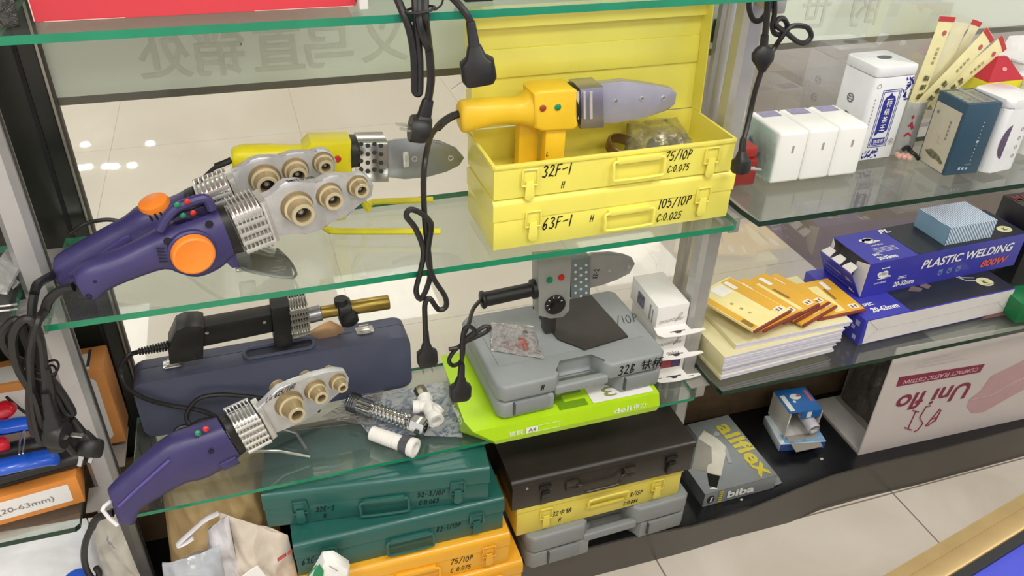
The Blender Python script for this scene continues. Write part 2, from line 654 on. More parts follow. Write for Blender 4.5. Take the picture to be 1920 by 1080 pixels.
struct(MB().box(-2.2, 2.9, 1.249, 1.2615, 0.06, 0.342, 0.002), 'baseboard_back', P('dark brown granite', '6d5a45', 0.22, var=0.15, vs=30))

# plinth the whole display stands on
fr = [(-2.2, 0.985), (0.2, 0.978), (0.41, 0.976), (0.624, 0.975), (0.767, 0.964), (0.901, 0.969), (1.053, 0.990), (1.146, 1.001), (1.265, 1.003), (1.431, 0.999), (1.68, 1.0), (2.9, 1.0)]
bt = [(x, y + (0.012 if x < 0.7 else 0.022 if x < 0.95 else 0.0)) for x, y in fr]
pl = thing('display_plinth', 'low black plinth with a wavy glossy front board under all the shelves', 'plinth', (0.4, 1.1, 0))
b = MB()
b.prism(fr + [(2.9, 1.249), (-2.2, 1.249)], 0.113, 0.119, 0.001)
part(b, 'top_board', P('black granite', '131417', 0.30, var=0.25, vs=60), pl, world=True)
b = MB()
sp = [Vector((x, y, 0)) for x, y in fr]
rs = []
for (x, y), (x2, y2) in zip(fr, bt):
    rs.append(b.ring([(x, y + 0.001, 0.113), (x2, y2, 0.0), (x2, y2 + 0.012, 0.0), (x, y + 0.013, 0.113)]))
b.skin(rs)
part(b, 'front_board', P('dark plinth board', '46423b', 0.3, var=0.1, vs=8), pl, world=True)

# ---- uprights
ALU = P('brushed aluminium', 'b9b8b7', 0.34, 0.45, var=0.05, vs=25)
ALU2 = P('grey bracket steel', 'a8a5a0', 0.42, 0.35, var=0.05)


def upright(cx, label, arms):
    t = thing('shelf_upright', label, 'post', (cx, 1.11, 0.119))
    b = MB()
    w = 0.0195
    c = 0.008
    b.prism([(-w, -w + c), (-w + c, -w), (w - c, -w), (w, -w + c), (w, w - c), (w - c, w), (-w + c, w), (-w, w - c)], 0, 1.9)
    part(b, 'post', ALU, t, angle=20)
    b = MB().box(w - 0.0005, w + 0.0015, -0.004, 0.004, 0.02, 1.88)
    part(b, 'slot_strip', P('dark slot', '3b3a38', 0.5), t)
    for z in arms:
        for y0, y1 in ((-0.072, -w), (w, 0.118)):
            b = MB()
            b.box(-0.010, 0.010, y0, y1, z - 0.119 - 0.030, z - 0.119 - 0.003, 0.002)
            b.box(-0.026, 0.026, y0, y1, z - 0.119 - 0.0035, z - 0.119 - 0.0005)
            part(b, 'shelf_arm', ALU2, t)
    return t


upright(-0.3165, 'silver upright on the side of the purple tools, black cords hung beside it', (0.445, 0.821, 1.195))
upright(0.770, 'silver upright standing between the yellow cases and the tissue packs', (0.445, 0.821, 1.195))
t = thing('rear_upright', 'slim silver tube behind the upright by the tissue packs, against the window', 'post', (0.812, 1.232, 0.119))
part(MB().cyl((0, 0, 0), (0, 0, 1.9), 0.0115, n=20), 'tube', ALU, t)
part(MB().box(-0.019, -0.009, -0.006, 0.006, 0.0, 1.9), 'flat_rail', ALU2, t)
p = aty(1352, 62, 1.245)
tag(MB().box(p.x - 0.011, p.x + 0.011, 1.244, 1.2605, p.z - 0.02, p.z + 0.022, 0.003).build('window_clamp', P('dark green plastic', '1d2d1e', 0.4)),
    'small dark green clamp on the window glass behind the silver tubes', 'clamp')
# ---- glass shelves
G_TOP = film('shelf glass', 'f8fcf9', 0.032, 0.05, 0.38)
EDGE = P('green glass edge', '1d8560', 0.12, var=0.12, vs=12)
EDGE_D = P('dark green glass edge', '16352a', 0.12, var=0.2, vs=12)


def shelf(poly, z0, z1, label, edge=EDGE):
    b = MB()
    b.prism(poly, z0, z1)
    for f in b.bm.faces:
        f.normal_update()
        if abs(f.normal.z) < 0.5:
            f.material_index = 1
    return tag(b.build('glass_shelf', [G_TOP, edge]), label, 'shelf', 'clear glass shelves')


ZT, ZM, ZL = 1.205, 0.831, 0.455
YB = 1.236
rc = lambda x1, y0, r: [(x1 - r + r * math.sin(math.radians(a)), y0 + r - r * math.cos(math.radians(a))) for a in (0, 22, 45, 67, 90)]
shelf([(-0.25, 1.0), (0.768, 1.0), (0.768, YB), (-0.25, YB)], ZT - 0.01, ZT, 'glass shelf carrying the red box, topmost of all, green front edge')
shelf([(-1.2, 1.0), (-0.2503, 1.0), (-0.2503, YB), (-1.2, YB)], ZT - 0.01, ZT, 'dark end of glass shelf beside the red box, under the crumpled black bag', EDGE_D)
shelf([(-0.298, 1.0)] + rc(0.752, 1.0, 0.016) + [(0.752, YB), (-0.298, YB)], ZM - 0.01, ZM, 'glass shelf under the yellow cases and the pair of purple tools, green front edge')
shelf([(-0.274, 1.0)] + rc(0.738, 1.0, 0.012) + [(0.738, YB), (-0.274, YB)], ZL - 0.007, ZL, 'glass shelf under the lime box and blue-grey case, above the dark green cases')
shelf([(-1.2, 1.0), (-0.341, 1.0), (-0.341, YB), (-1.2, YB)], ZM - 0.01, ZM, 'short end of glass shelf beside the hanging black cords, above the blue-handled pliers')
shelf([(-1.2, 1.0), (-0.352, 1.0), (-0.346, 1.006), (-0.346, YB), (-1.2, YB)], ZL - 0.01, ZL, 'glass shelf under the orange box below the pliers', EDGE_D)
shelf([(0.789, 1.0), (2.3, 1.0), (2.3, YB), (0.783, YB), (0.783, 1.05)], ZM - 0.01, ZM, 'glass shelf with dark edge under the tissue packs and tea tins', EDGE_D)
shelf([(0.792, 1.0), (2.3, 1.0), (2.3, YB), (0.786, YB), (0.786, 1.04)], ZL - 0.01, ZL, 'glass shelf with dark edge under the paper pile and blue boxes', EDGE_D)

# ---- counter on the near side of the aisle
a, c = atz(1660, 1080, 0.9), atz(1920, 927, 0.9)
d = (c - a).normalized()
ang = math.atan2(d.y, d.x)
t = thing('display_counter', 'gold-trimmed counter with a blue top on the near side of the aisle', 'counter', (a.x, a.y, 0), ang)
b = MB()
b.box(-0.25, 1.6, -0.026, 0.0, 0.862, 0.9, 0.003)
b.box(-0.25, 1.6, -0.010, 0.0005, 0.9, 0.9015)
part(b, 'gold_trim', P('gold anodised trim', 'a38c60', 0.42, 0.5, var=0.05), t)
part(MB().box(-0.25, 1.6, -0.034, -0.026, 0.862, 0.898), 'black_gasket', P('black rubber', '17181c', 0.5), t)
part(MB().box(-0.25, 1.6, -0.5, -0.034, 0.872, 0.894), 'blue_top', P('blue felt', '3d46b8', 0.55, var=0.12, vs=5), t)
part(MB().box(-0.24, 1.59, -0.49, -0.012, 0.0, 0.862), 'cabinet_body', P('white counter side', 'cfccc6', 0.5), t)

# ================================================================== metal tool cases
YEL = P('lemon yellow enamel', 'efe466', 0.32, var=0.03, vs=15, coat=0.2)
GRN = P('dark green enamel', '1f5a52', 0.35, var=0.06, vs=15, coat=0.15)
AMB = P('amber enamel', 'f0b02c', 0.33, var=0.03, vs=15, coat=0.2)
BLK = P('black brown enamel', '2a2520', 0.4, var=0.12, vs=20, coat=0.1)
YEL2 = P('yellow enamel', 'e6d557', 0.35, var=0.04, vs=15, coat=0.15)
DARKSTEEL = P('dark steel', '3c3a38', 0.4, 0.6)


def latch(parent, m, x, zt, zl, style='tab'):
    """plate on the body, wire loop up over the lid, tongue hanging down"""
    b = MB()
    b.box(x - 0.012, x + 0.012, -0.0035, 0.001, zl - 0.014, zl + 0.014, 0.0015)
    l = part(b, 'latch', m, parent)
    b = MB()
    for a in (-0.0125, 0.0125):
        b.tube([(x + a, -0.005, zl - 0.010), (x + a, -0.006, zl + 0.004), (x + a * .9, -0.005, zl + 0.016)], 0.0014, 6, 3)
    b.tube([(x - 0.0115, -0.005, zl + 0.016), (x + 0.0115, -0.005, zl + 0.016)], 0.0016, 6, 0)
    b.tube([(x - 0.0125, -0.0052, zl - 0.010), (x + 0.0125, -0.0052, zl - 0.010)], 0.0014, 6, 0)
    part(b, 'wire_loop', m, l)
    b = MB()
    pr = [(x - 0.0065, zl - 0.002), (x + 0.0065, zl - 0.002), (x + 0.007, zl - 0.026)] + \
         [(x + 0.008 * math.cos(math.radians(a)), zl - 0.028 + 0.008 * math.sin(math.radians(a))) for a in (-10, -50, -90, -130, -170)] + [(x - 0.007, zl - 0.026)]
    b.T = Matrix(((1, 0, 0, 0), (0, 0, -1, -0.0045), (0, 1, 0, 0), (0, 0, 0, 1)))
    b.prism(pr, 0, 0.0022, 0.0007)
    part(b, 'tongue', m, l)


def bail(parent, m, x, z, w, h):
    b = MB()
    b.box(x - w / 2 + 0.006, x + w / 2 - 0.006, -0.008, 0.001, z + h * 0.28, z + h * 0.56, 0.002)
    hd = part(b, 'handle', m, parent)
    b = MB()
    b.tube([(x - w / 2 + 0.008, -0.006, z + h * .42), (x - w / 2, -0.007, z + h * .36), (x - w / 2, -0.009, z), (x - w / 2, -0.0095, z - h * .34), (x - w / 2 + 0.005, -0.0095, z - h * .42),
            (x, -0.0098, z - h * .44), (x + w / 2 - 0.005, -0.0095, z - h * .42), (x + w / 2, -0.0095, z - h * .34), (x + w / 2, -0.009, z), (x + w / 2, -0.007, z + h * .36), (x + w / 2 - 0.008, -0.006, z + h * .42)], 0.0026, 8, 4)
    part(b, 'bail', m, hd)


def case_lid(b, W, D, z0, z1, r=0.010, ov=0.0015):
    """closed lid: sheet box with a rolled front edge"""
    prof = [(-ov, z0), (-ov, z1 - r)] + [(-ov + r - r * math.cos(math.radians(a)), z1 - r + r * math.sin(math.radians(a))) for a in (20, 45, 70, 90)] + \
           [(D - r * .6, z1), (D + ov, z1 - r * .6), (D + ov, z0)]
    rs = [b.ring([(x, y, z) for y, z in prof]) for x in (-ov, W + ov)]
    b.skin(rs)


def toolbox(label, m, loc, rz, W, D, H, lid, marks, lx=(0.15, 0.88), hxr=0.55, group=None, opened=0.0, hb=(0.085, 0.036), lidm=None, extra=None, bailstyle='sheet'):
    t = thing('tool_case', label, 'tool case', loc, rz, group)
    zl = H if opened else H - lid
    b = MB()
    if opened:
        w = 0.003
        b.box(0, W, 0, w, 0, H); b.box(0, W, D - w, D, 0, H)
        b.box(0, w, w, D - w, 0, H); b.box(W - w, W, w, D - w, 0, H)
        b.box(w, W - w, w, D - w, 0, 0.003)
        b.box(0, W, -0.002, 0, H - 0.006, H, 0.0006); b.box(-0.002, 0, 0, D, H - 0.006, H, 0.0006); b.box(W, W + 0.002, 0, D, H - 0.006, H, 0.0006)
    else:
        b.box(0, W, 0, D, 0, zl, 0.0015)
    part(b, 'body', m, t)
    b = MB()
    if opened:
        # lid swung up on its rear hinge, its hollow side to the front
        a = math.radians(opened)
        b.T = Matrix.Translation((0, D + 0.004, H)) @ Matrix.Rotation(a, 4, 'X')
        w = 0.002
        lh = D + 0.048
        b.box(0, W, 0.0, w, 0, lh); 
        for x0 in (0, W - w):
            b.box(x0, x0 + w, -lid, 0, 0, lh)
        b.box(0, W, -lid, 0, lh - w, lh)
        b.box(w, W - w, -0.0035, 0, lh * .42, lh * .66, 0.002)
        b.box(w, W - w, -0.012, 0, lh * .84, lh - w)
    else:
        case_lid(b, W, D, zl, H)
    part(b, 'lid', lidm or m, t)
    zc = (zl if not opened else H) * 0.5
    if bailstyle == 'sheet':
        for f in lx:
            latch(t, m, W * f, H, (zl - 0.004) if not opened else H * 0.55)
        bail(t, m, W * hxr, (zl * 0.52) if not opened else H * 0.5, *hb)
    elif bailstyle == 'wire':
        for f in lx:
            latch(t, m, W * f, H, H * 0.62)
        b = MB()
        w, x, z = 0.085, W * hxr, H * 0.60
        b.tube([(x - w / 2, 0, z - 0.012), (x - w / 2, -0.008, z - 0.008), (x - w / 2, -0.010, z + 0.010), (x - w / 2 + 0.01, -0.011, z + 0.017), (x + w / 2 - 0.01, -0.011, z + 0.017),
                (x + w / 2, -0.010, z + 0.010), (x + w / 2, -0.008, z - 0.008), (x + w / 2, 0, z - 0.012)], 0.003, 8, 4)
        b.box(x - w / 2 + 0.004, x + w / 2 - 0.004, -0.005, 0, z - 0.016, z - 0.009, 0.0015)
        part(b, 'handle', m, t)
    else:
        for f in lx:
            l = part(MB().box(W * f - 0.012, W * f + 0.012, -0.006, 0, H * .55, H * .72, 0.002).box(W * f - 0.008, W * f + 0.008, -0.010, -0.003, H * .40, H * .57, 0.002), 'latch', P('black latch', '141210', 0.35), t)
            part(MB().box(W * f - 0.007, W * f + 0.004, -0.0055, 0, H * .08, H * .38, 0.001), 'tongue', P('worn dark metal', '4a443d', 0.35, 0.6), l)
        x, z = W * hxr, H * .52
        for s in (-1, 1):
            b = MB().box(x + s * 0.060 - 0.013, x + s * 0.060 + 0.013, -0.009, 0, z + 0.004, z + 0.011, 0.002)
            b.box(x + s * 0.060 - 0.012, x + s * 0.060 + 0.012, -0.006, 0, z - 0.006, z + 0.005)
            b.box(x + s * 0.060 - 0.013, x + s * 0.060 + 0.013, -0.009, 0, z - 0.011, z - 0.005, 0.002)
            hd = part(b, 'handle_bracket', P('worn dark metal', '4a443d', 0.35, 0.6), t)
        part(MB().tube([(x - 0.05, -0.008, z), (x - 0.042, -0.010, z - 0.002), (x - 0.034, -0.012, z - 0.018), (x, -0.012, z - 0.019), (x + 0.034, -0.012, z - 0.018), (x + 0.042, -0.010, z - 0.002), (x + 0.05, -0.008, z)], 0.003, 8, 4), 'bail', P('worn dark metal', '4a443d', 0.35, 0.6), hd)
    if marks:
        for i, (s, fx, fz, h) in enumerate(marks):
            b = hand_on(MB(), s, (W * fx, 0, H * fz), UX, UZ, h, pen=max(0.0013, h * .11), seed=i * 7 + len(s), slant=0.15)
            part(b, 'handwriting', BLACK_INK, t)
    if extra:
        extra(t, W, D, H)
    return t


toolbox('closed yellow metal case under the open one, 63F-1 handwritten on its front', YEL, (0.3275, 1.026, 0.831), math.radians(0.9), 0.417, 0.137, 0.085, 0.034,
        [('63F-1', .19, .30, 0.019), ('H', .385, .33, 0.012), ('105/10P', .675, .40, 0.017), ('C:0.025', .675, .12, 0.013)], lx=(0.15, 0.865), hxr=0.545, group=None, hb=(0.086, 0.034))
opn = toolbox('open yellow metal case with its lid raised, 32F-1 handwritten on the front', YEL, (0.3272, 1.028, 0.9175), math.radians(0.6), 0.407, 0.139, 0.0555, 0.030,
              [('32F-1', .185, .52, 0.018), ('H', .265, .14, 0.0105), ('75/10P', .69, .56, 0.015), ('C:0.075', .71, .2, 0.011)], lx=(0.135, 0.895), hxr=0.575, opened=-4.0, hb=(0.087, 0.036))

# green and amber stack
z = 0.119
toolbox('amber metal case on the plinth at the bottom of its stack, under the other', AMB, (-0.012, 0.918, z), math.radians(1), 0.378, 0.17, 0.079, 0.03, [('63-2', .2, .3, .014)], lx=(.14, .86), hxr=.53)
toolbox('amber metal case marked 75/10P under the green ones, second from the stack bottom', AMB, (-0.036, 0.934, z + 0.080), math.radians(-.4), 0.376, 0.16, 0.079, 0.03,
        [('75/10P', .70, .40, .0135), ('C 0.075', .70, .12, .0105)], lx=(.14, .895), hxr=.53, hb=(.085, .036))
toolbox('dark green metal case marked 63E-3 between the amber case and the upper green case', GRN, (-0.037, 0.949, z + 0.160), math.radians(-.3), 0.369, 0.16, 0.079, 0.032,
        [('63E-3', .02, .34, .013), ('H', .09, .1, .010), ('82-1/10P', .66, .40, .011)], lx=(.15, .86), hxr=.53, hb=(.082, .034))
toolbox('dark green metal case topmost of its stack, marked 32E-3, under the glass', GRN, (-0.0745, 1.000, z + 0.240), math.radians(-7.2), 0.382, 0.155, 0.079, 0.034,
        [('32E-3', .215, .30, .011), ('H', .245, .10, .0095), ('52-3/10P', .67, .36, .011), ('C:0.063', .675, .12, .010)], lx=(.15, .855), hxr=.52, hb=(.082, .035))

# black, yellow and grey stack
toolbox('yellow metal case squeezed between the black case and the grey plastic case', YEL2, (0.3695, 0.974, 0.2105), math.radians(1.2), 0.355, 0.13, 0.0745, 0.0,
        [('32中铁', .205, .42, .012), ('H', .245, .16, .010), ('48/15P', .66, .40, .011), ('C:0.084', .645, .12, .009)], lx=(.165, .845), hxr=.53, bailstyle='wire')


def rivet(t, W, D, H):
    part(MB().lathe([(0.0026, 0), (0.0026, 0.0012), (0.001, 0.0018)], (W * .075, 0, H * .72), (0, -1, 0), 12), 'rivet', P('pale rivet', 'c9c2b2', 0.3, 0.8), t)


toolbox('black metal case with a dangling bail, topmost on the yellow case beside the green stack', BLK, (0.358, 0.974, 0.285), math.radians(0.0), 0.378, 0.16, 0.075, 0.012, [], lx=(.17, .87), hxr=.47, bailstyle='black', extra=rivet)


# ---- grey blow-moulded cases with a carry handle cut into the front
GREYP = P('grey moulded plastic', '8e9394', 0.45, var=0.04, vs=20, bump=0.08, bs=500)
GREYP2 = P('darker grey plastic', '858a8b', 0.5, var=0.04)  # latches a little darker grey than the shells


def moulded(label, loc, rz, W, D, H, lobe, notch=(0.36, 0.62), low=(0.36, 0.70), marks=None):
    t = thing('moulded_case', label, 'tool case', loc, rz)
    n0, n1 = W * notch[0], W * notch[1]
    l0, l1 = W * low[0], W * low[1]
    hm = H * 0.5
    r = 0.012
    up = [(r, 0), (n0 - r, 0), (n0, r), (n0 + 0.006, lobe), (n1 - 0.006, lobe), (n1, r), (n1 + r, 0), (W - r, 0), (W, r), (W, D - r), (W - r, D), (r, D), (0, D - r), (0, r)]
    b = MB().prism(up, hm + 0.001, H, 0.007, 3)
    part(b, 'lid', GREYP, t, angle=50)
    lo = [(r, 0.001), (l0 - r, 0.001), (l0 + 0.004, lobe * .9), (l1 - 0.004, lobe * .9), (l1 + r, 0.001), (W - r, 0.001), (W - .001, r), (W - .001, D - r), (W - r, D), (r, D), (.001, D - r), (.001, r)]
    b = MB().prism(lo, 0, hm - 0.001, 0.006, 3)
    part(b, 'base', GREYP, t, angle=50)
    b = MB().box(n0 - 0.01, n1 + 0.01, 0.001, 0.017, hm - 0.008, hm + 0.012, 0.004, 3)
    part(b, 'carry_handle', GREYP, t, angle=50)
    b = MB().box(0.006, W - 0.006, 0.004 + lobe, D - 0.004, hm - 0.0015, hm + 0.0015)
    part(b, 'seam', P('dark seam', '4b4f50', 0.6), t)
    for f in ((l0 * .5 / W) * 1.05, 1 - (1 - low[1]) * .5):
        c = W * f
        w = min(0.032, l0 * .32)
        b = MB().box(c - w, c + w, -0.0035, 0.004, hm * .30, hm * 1.0, 0.002)
        lt = part(b, 'latch', GREYP2, t)
        part(MB().box(c - w - 0.002, c - w + 0.001, -0.0042, 0.002, hm * .26, hm * .95), 'latch_gap', P('dark seam', '4b4f50', 0.6), lt)
    b = MB()
    b.prism([(0.02, lobe + 0.012), (W - 0.02, lobe + 0.012), (W - 0.02, D - 0.015), (0.02, D - 0.015)], H - 0.001, H + 0.0015, 0.001)
    part(b, 'raised_panel', GREYP, t)
    if marks:
        b = MB()
        marks(b, W, D, H)
        part(b, 'handwriting', BLACK_INK, t)
    return t


def gm(b, W, D, H):
    hand_on(b, '32B 铁柄', (W * .70, 0, H * .62), UX, UZ, 0.020, pen=0.0022, slant=.1, seed=3)
    hand_on(b, 'H', (W * .24, 0, H * .70), UX, UZ, 0.011, pen=0.002, seed=4)
    hand_on(b, '75/10P', (W * .755, D * .46, H + 0.0015), UX, UY, 0.024, pen=0.0012, slant=.25, seed=5)


moulded('grey plastic case marked 32B lying on the lime box, grey tool on top', (0.334, 0.998, 0.4975), math.radians(2), 0.326, 0.222, 0.075, 0.046, marks=gm)
moulded('grey plastic case lying on the plinth beneath the yellow and black cases', (0.390, 0.956, 0.1195), math.radians(2.0), 0.359, 0.19, 0.0905, 0.05, notch=(.36, .64), low=(.40, .66))

# ================================================================== plastic-pipe welding tools
PURP = P('violet blue tool plastic', '3b3566', 0.42, var=0.07, vs=30, bump=0.05, bs=700)
PURP_D = P('darker violet grip', '342b66', 0.6, var=0.06, bump=0.15, bs=900)
ORG = P('orange knob plastic', 'f58a2e', 0.4, var=0.03)
BLKP = P('black plastic', '1d1c1c', 0.45, var=0.15, vs=50)
BLKR = P('black rubber cord', '201f1f', 0.42, var=0.2, vs=80)
CAST = P('cast aluminium', 'cfcfd0', 0.36, 0.45, var=0.08, vs=60, bump=0.05, bs=400)
FIN = P('bright finned steel', 'dddcd8', 0.25, 0.65, var=0.05)
COAT_D = P('shade-toned socket flange', '8d7a56', 0.4, 0.3, var=0.08, vs=60)  # darker base tone paints shading onto the socket steps
COAT_L = P('socket rim highlight tone', 'd8caa6', 0.3, 0.35, var=0.06, vs=60)  # pale tone paints a highlight along the socket rims
COAT = P('tan coated socket', 'a3906a', 0.36, 0.35, var=0.08, vs=60)
HOLE = P('dark socket bore', '2a211a', 0.5)
PIN = P('pale nickel pin', 'd8d6d0', 0.25, 0.9)
REDL = P('red lamp lens', 'c32a24', 0.25)
GRNL = P('green lamp lens', '14835a', 0.25)


class Pose:
    """a tool's own upright plane: local x along it, local y up, local z towards the aisle"""
    def __init__(s, px, py, y, yaw, tilt=0.0):
        s.o = aty(px, py, y)
        a = math.radians(yaw)
        u = Vector((math.cos(a), math.sin(a), 0))
        v = Vector((0, 0, 1))
        n = u.cross(v)
        if tilt:
            q = Matrix.Rotation(math.radians(tilt), 3, u)
            v, n = q @ v, q @ n
        s.u, s.v, s.n = u, v, n
        s.m = Matrix(((u.x, v.x, n.x, s.o.x), (u.y, v.y, n.y, s.o.y), (u.z, v.z, n.z, s.o.z), (0, 0, 0, 1)))

    def L(s, px, py, off=0.0):
        p = onpl(px, py, s.o + s.n * off, s.n) - s.o
        return Vector((p.dot(s.u), p.dot(s.v), off))

    def P2(s, pts, off=0.0):
        return [(q.x, q.y) for q in (s.L(*p, off) for p in pts)]

    def W(s, px, py, off=0.0):
        return s.m @ s.L(px, py, off)


def loft(b, pose, pairs, hz, zoff=0.0, n=20, pw=2.6, sub=3, caps=True):
    """rounded body through pairs of (upper, lower) outline pixels; hz = half thickness at each"""
    secs = []
    for (a, c), h in zip(pairs, hz):
        A, C = pose.L(*a), pose.L(*c)
        secs.append(((A + C) / 2, (A - C) / 2, h))
    if sub > 1 and len(secs) > 2:
        mids = spline([q[0] for q in secs], sub)
        hal = spline([q[1] for q in secs], sub)
        hh = [q.x for q in spline([Vector((q[2], 0, 0)) for q in secs], sub)]
        secs = list(zip(mids, hal, hh))
    rs = []
    for c, up, h in secs:
        ring = []
        for i in range(n):
            t = 2 * math.pi * i / n
            ct, st = math.cos(t), math.sin(t)
            ring.append(c + up * (math.copysign(abs(ct) ** (2 / pw), ct)) + Vector((0, 0, zoff + h * math.copysign(abs(st) ** (2 / pw), st))))
        rs.append(b.ring(ring))
    b.skin(rs, True, caps, caps)
    return b


def lamp(b, c, r, d=(0, 0, 1)):
    b.lathe([(r, -0.001), (r, 0.0008), (r * .6, 0.002), (0, 0.0023)], c, d, 14)


def socket(parent, pose, px, py, h, r1, r0, rb, both=True, face=True):
    """stepped heating socket standing out of the plate; px,py is the middle of its open end"""
    b = MB()
    f = pose.L(px, py, 0.007 + h)
    for sg in ((1, -1) if both else (1,)):
        p0 = Vector((f.x, f.y, sg * 0.006))
        z_ = (0, 0, sg)
        b.mi = 3
        b.lathe([(r0 * 1.12, 0), (r0 * 1.12, h * .10), (r0 * 1.06, h * .16), (r0 * 1.0, h * .17)], p0, z_, 28, cap=False)
        b.mi = 0
        b.lathe([(r0 * 1.0, h * .17), (r0 * .99, h * .34)], p0, z_, 28, cap=False)
        b.mi = 4
        b.lathe([(r0 * .99, h * .34), (r0 * .96, h * .385), (r0 * .84, h * .40)], p0, z_, 28, cap=False)
        b.mi = 0
        b.lathe([(r0 * .84, h * .40), (r1 * 1.04, h * .62), (r1, h * .93)], p0, z_, 28, cap=False)
        b.mi = 4
        b.lathe([(r1, h * .93), (r1 * .97, h), (rb, h), (rb * .97, h * .94)], p0, z_, 28, cap=False)
        b.mi = 0
        b.lathe([(rb * .97, h * .94), (rb * .9, h * .45)], p0, z_, 28, cap=False)
        b.mi = 1
        b.lathe([(rb, h * .5), (rb * .5, h * .48), (0.0, h * .47)], p0, (0, 0, sg), 26, cap=False)
        b.mi = 2
        b.lathe([(rb * .38, h * .48), (rb * .38, h * .6), (rb * .2, h * .66), (0, h * .66)], p0, (0, 0, sg), 10, cap=False)
    return part(b, 'heating_socket', [COAT, HOLE, FIN, COAT_D, COAT_L], parent)


def fins(parent, pose, a, c, n=7, depth=0.030, core=.74, ribs=5, mat=None):
    """finned cooling block between outline pairs a and c = ((top),(bottom)) pixels"""
    A0, A1, C0, C1 = pose.L(*a[0]), pose.L(*a[1]), pose.L(*c[0]), pose.L(*c[1])
    b = MB()
    loft(b, pose, [a, c], [depth * core, depth * core], n=20, sub=1, pw=3.2)
    # shrink the core towards its own axis
    mA, mC = (A0 + A1) / 2, (C0 + C1) / 2
    for v in b.bm.verts:
        ax = (mC - mA)
        t = max(0, min(1, (v.co - mA).dot(ax) / ax.length_squared))
        m = mA.lerp(mC, t)
        d = v.co - m
        v.co = m + Vector((d.x * core, d.y * core, d.z))
    part_core = part(b, 'cooling_block', mat or FIN, parent)
    for k in range(n):
        t = (k + .5) / n
        up, dn = A0.lerp(C0, t), A1.lerp(C1, t)
        m, hv = (up + dn) / 2, (up - dn) / 2
        ax = (mC - mA).normalized()
        rs = []
        b = MB()
        for s in (-0.0008, 0.0008):
            ring = []
            for i in range(24):
                th = 2 * math.pi * i / 24
                ct, st = math.cos(th), math.sin(th)
                ring.append(m + ax * s + hv * math.copysign(abs(ct) ** .55, ct) + Vector((0, 0, depth * math.copysign(abs(st) ** .55, st))))
            rs.append(b.ring(ring))
        b.skin(rs)
        part(b, 'fin', mat or FIN, part_core)
    for k in range(ribs):
        f = -0.66 + 1.32 * k / max(1, ribs - 1)
        hv0, hv1 = (A0 - A1) / 2, (C0 - C1) / 2
        for zz in (depth * .95, -depth * .95):
            b = MB().tube([mA + hv0 * f + Vector((0, 0, zz)), mC + hv1 * f + Vector((0, 0, zz))], 0.0030, 6, 0)
            part(b, 'rib', mat or FIN, part_core)
    return part_core


def world_into(o):
    """world matrix of a part's space (parts sit unmoved in their thing's space)"""
    r = o
    while r.parent is not None:
        r = r.parent
    return MW[r.name]


def build_in(b, name, m, parent, **k):
    """world-space mesh linked under a part or a thing"""
    b.bm.transform(world_into(parent).inverted())
    return b.build(name, m, parent, **k)


def cordpts(pts):
    return [aty(*p) for p in pts]


def cord(pts, r, parent, name='power_cord', m=None, sub=6, n=8, closed=False):
    b = MB().tube(pts, r, n, sub, closed)
    return build_in(b, name, m or BLKR, parent)


def plug_flat(parent, top, bot, side, w=0.034, th=0.022, pins=2, pind=None, pinl=0.016, name='plug', puck=0.0):
    """moulded mains plug: grip at top where the cord enters, broad pin end at bot; pind = direction the pins point"""
    top, bot = Vector(top), Vector(bot)
    d = (bot - top).normalized()
    sd = Vector(side)
    sd = (sd - d * sd.dot(d)).normalized()
    nn = d.cross(sd)
    L = (bot - top).length
    b = MB()
    rs = []
    for t, ww, tt in ((0, .22, .34), (.03, .26, .40), (.38, .32, .46), (.40, .40, .52), (.56, .58, .70), (.64, .98, .92), (.90, 1, 1), (1, .80, .80)):
        c = top + d * L * t
        ring = []
        for i in range(16):
            th_ = 2 * math.pi * i / 16
            ct, st = math.cos(th_), math.sin(th_)
            ring.append(c + sd * (w / 2 * ww * math.copysign(abs(ct) ** .45, ct)) + nn * (th / 2 * tt * math.copysign(abs(st) ** .45, st)))
        rs.append(b.ring(ring))
    if puck:
        for ring in rs:
            for v in ring:
                b.bm.verts.remove(v)
        rs = []
        pdv = Vector(pind).normalized()
        for t, ww, tt in ((0, .22, .34), (.03, .26, .40), (.40, .34, .50), (.44, .46, .60), (.70, .62, .75), (.95, .55, .7), (1, .4, .5)):
            c = top + d * L * t
            rs.append(b.ring([c + sd * (w / 2 * ww * math.copysign(abs(math.cos(a)) ** .45, math.cos(a))) + nn * (th / 2 * tt * math.copysign(abs(math.sin(a)) ** .45, math.sin(a))) for a in [math.pi * i / 8 for i in range(16)]]))
        c = top + d * L * .74
        b.lathe([(puck * .8, -.010), (puck * .95, -.006), (puck, 0), (puck, .012), (puck * .92, .0145)], c, pdv, 24)
    b.skin(rs)
    for k in range(4):
        c = top + d * L * (.05 + .07 * k)
        b.lathe([(w * .13, 0), (w * .14, L * .012), (w * .13, L * .024)], c, d, 12)
    pl_ = build_in(b, name, BLKP, parent)
    pd = Vector(pind if pind is not None else d).normalized()
    b = MB()
    base = (top + d * L * .74 + Vector(pind).normalized() * .011) if puck else bot - (d * L * .14 if pind is not None else d * 0.001)
    if pins == 3:
        offs = [sd * -w * .2 + d * 0, sd * w * .2 + d * 0, d * -L * .16]
    else:
        offs = [sd * -w * .22, sd * w * .22]
    for i, of in enumerate(offs):
        b = MB()
        p = base + of + (pd * th * .35 if pind is not None and not puck else Vector())
        x, y, z_ = frame_z(pd)
        rr = []
        for h in (0, pinl):
            rr.append(b.ring([p + pd * h + x * a * 0.0032 + y * c * 0.0010 for a, c in ((-1, -1), (1, -1), (1, 1), (-1, 1))]))
        b.skin(rr)
        build_in(b, 'prong', PIN, pl_)
    return pl_



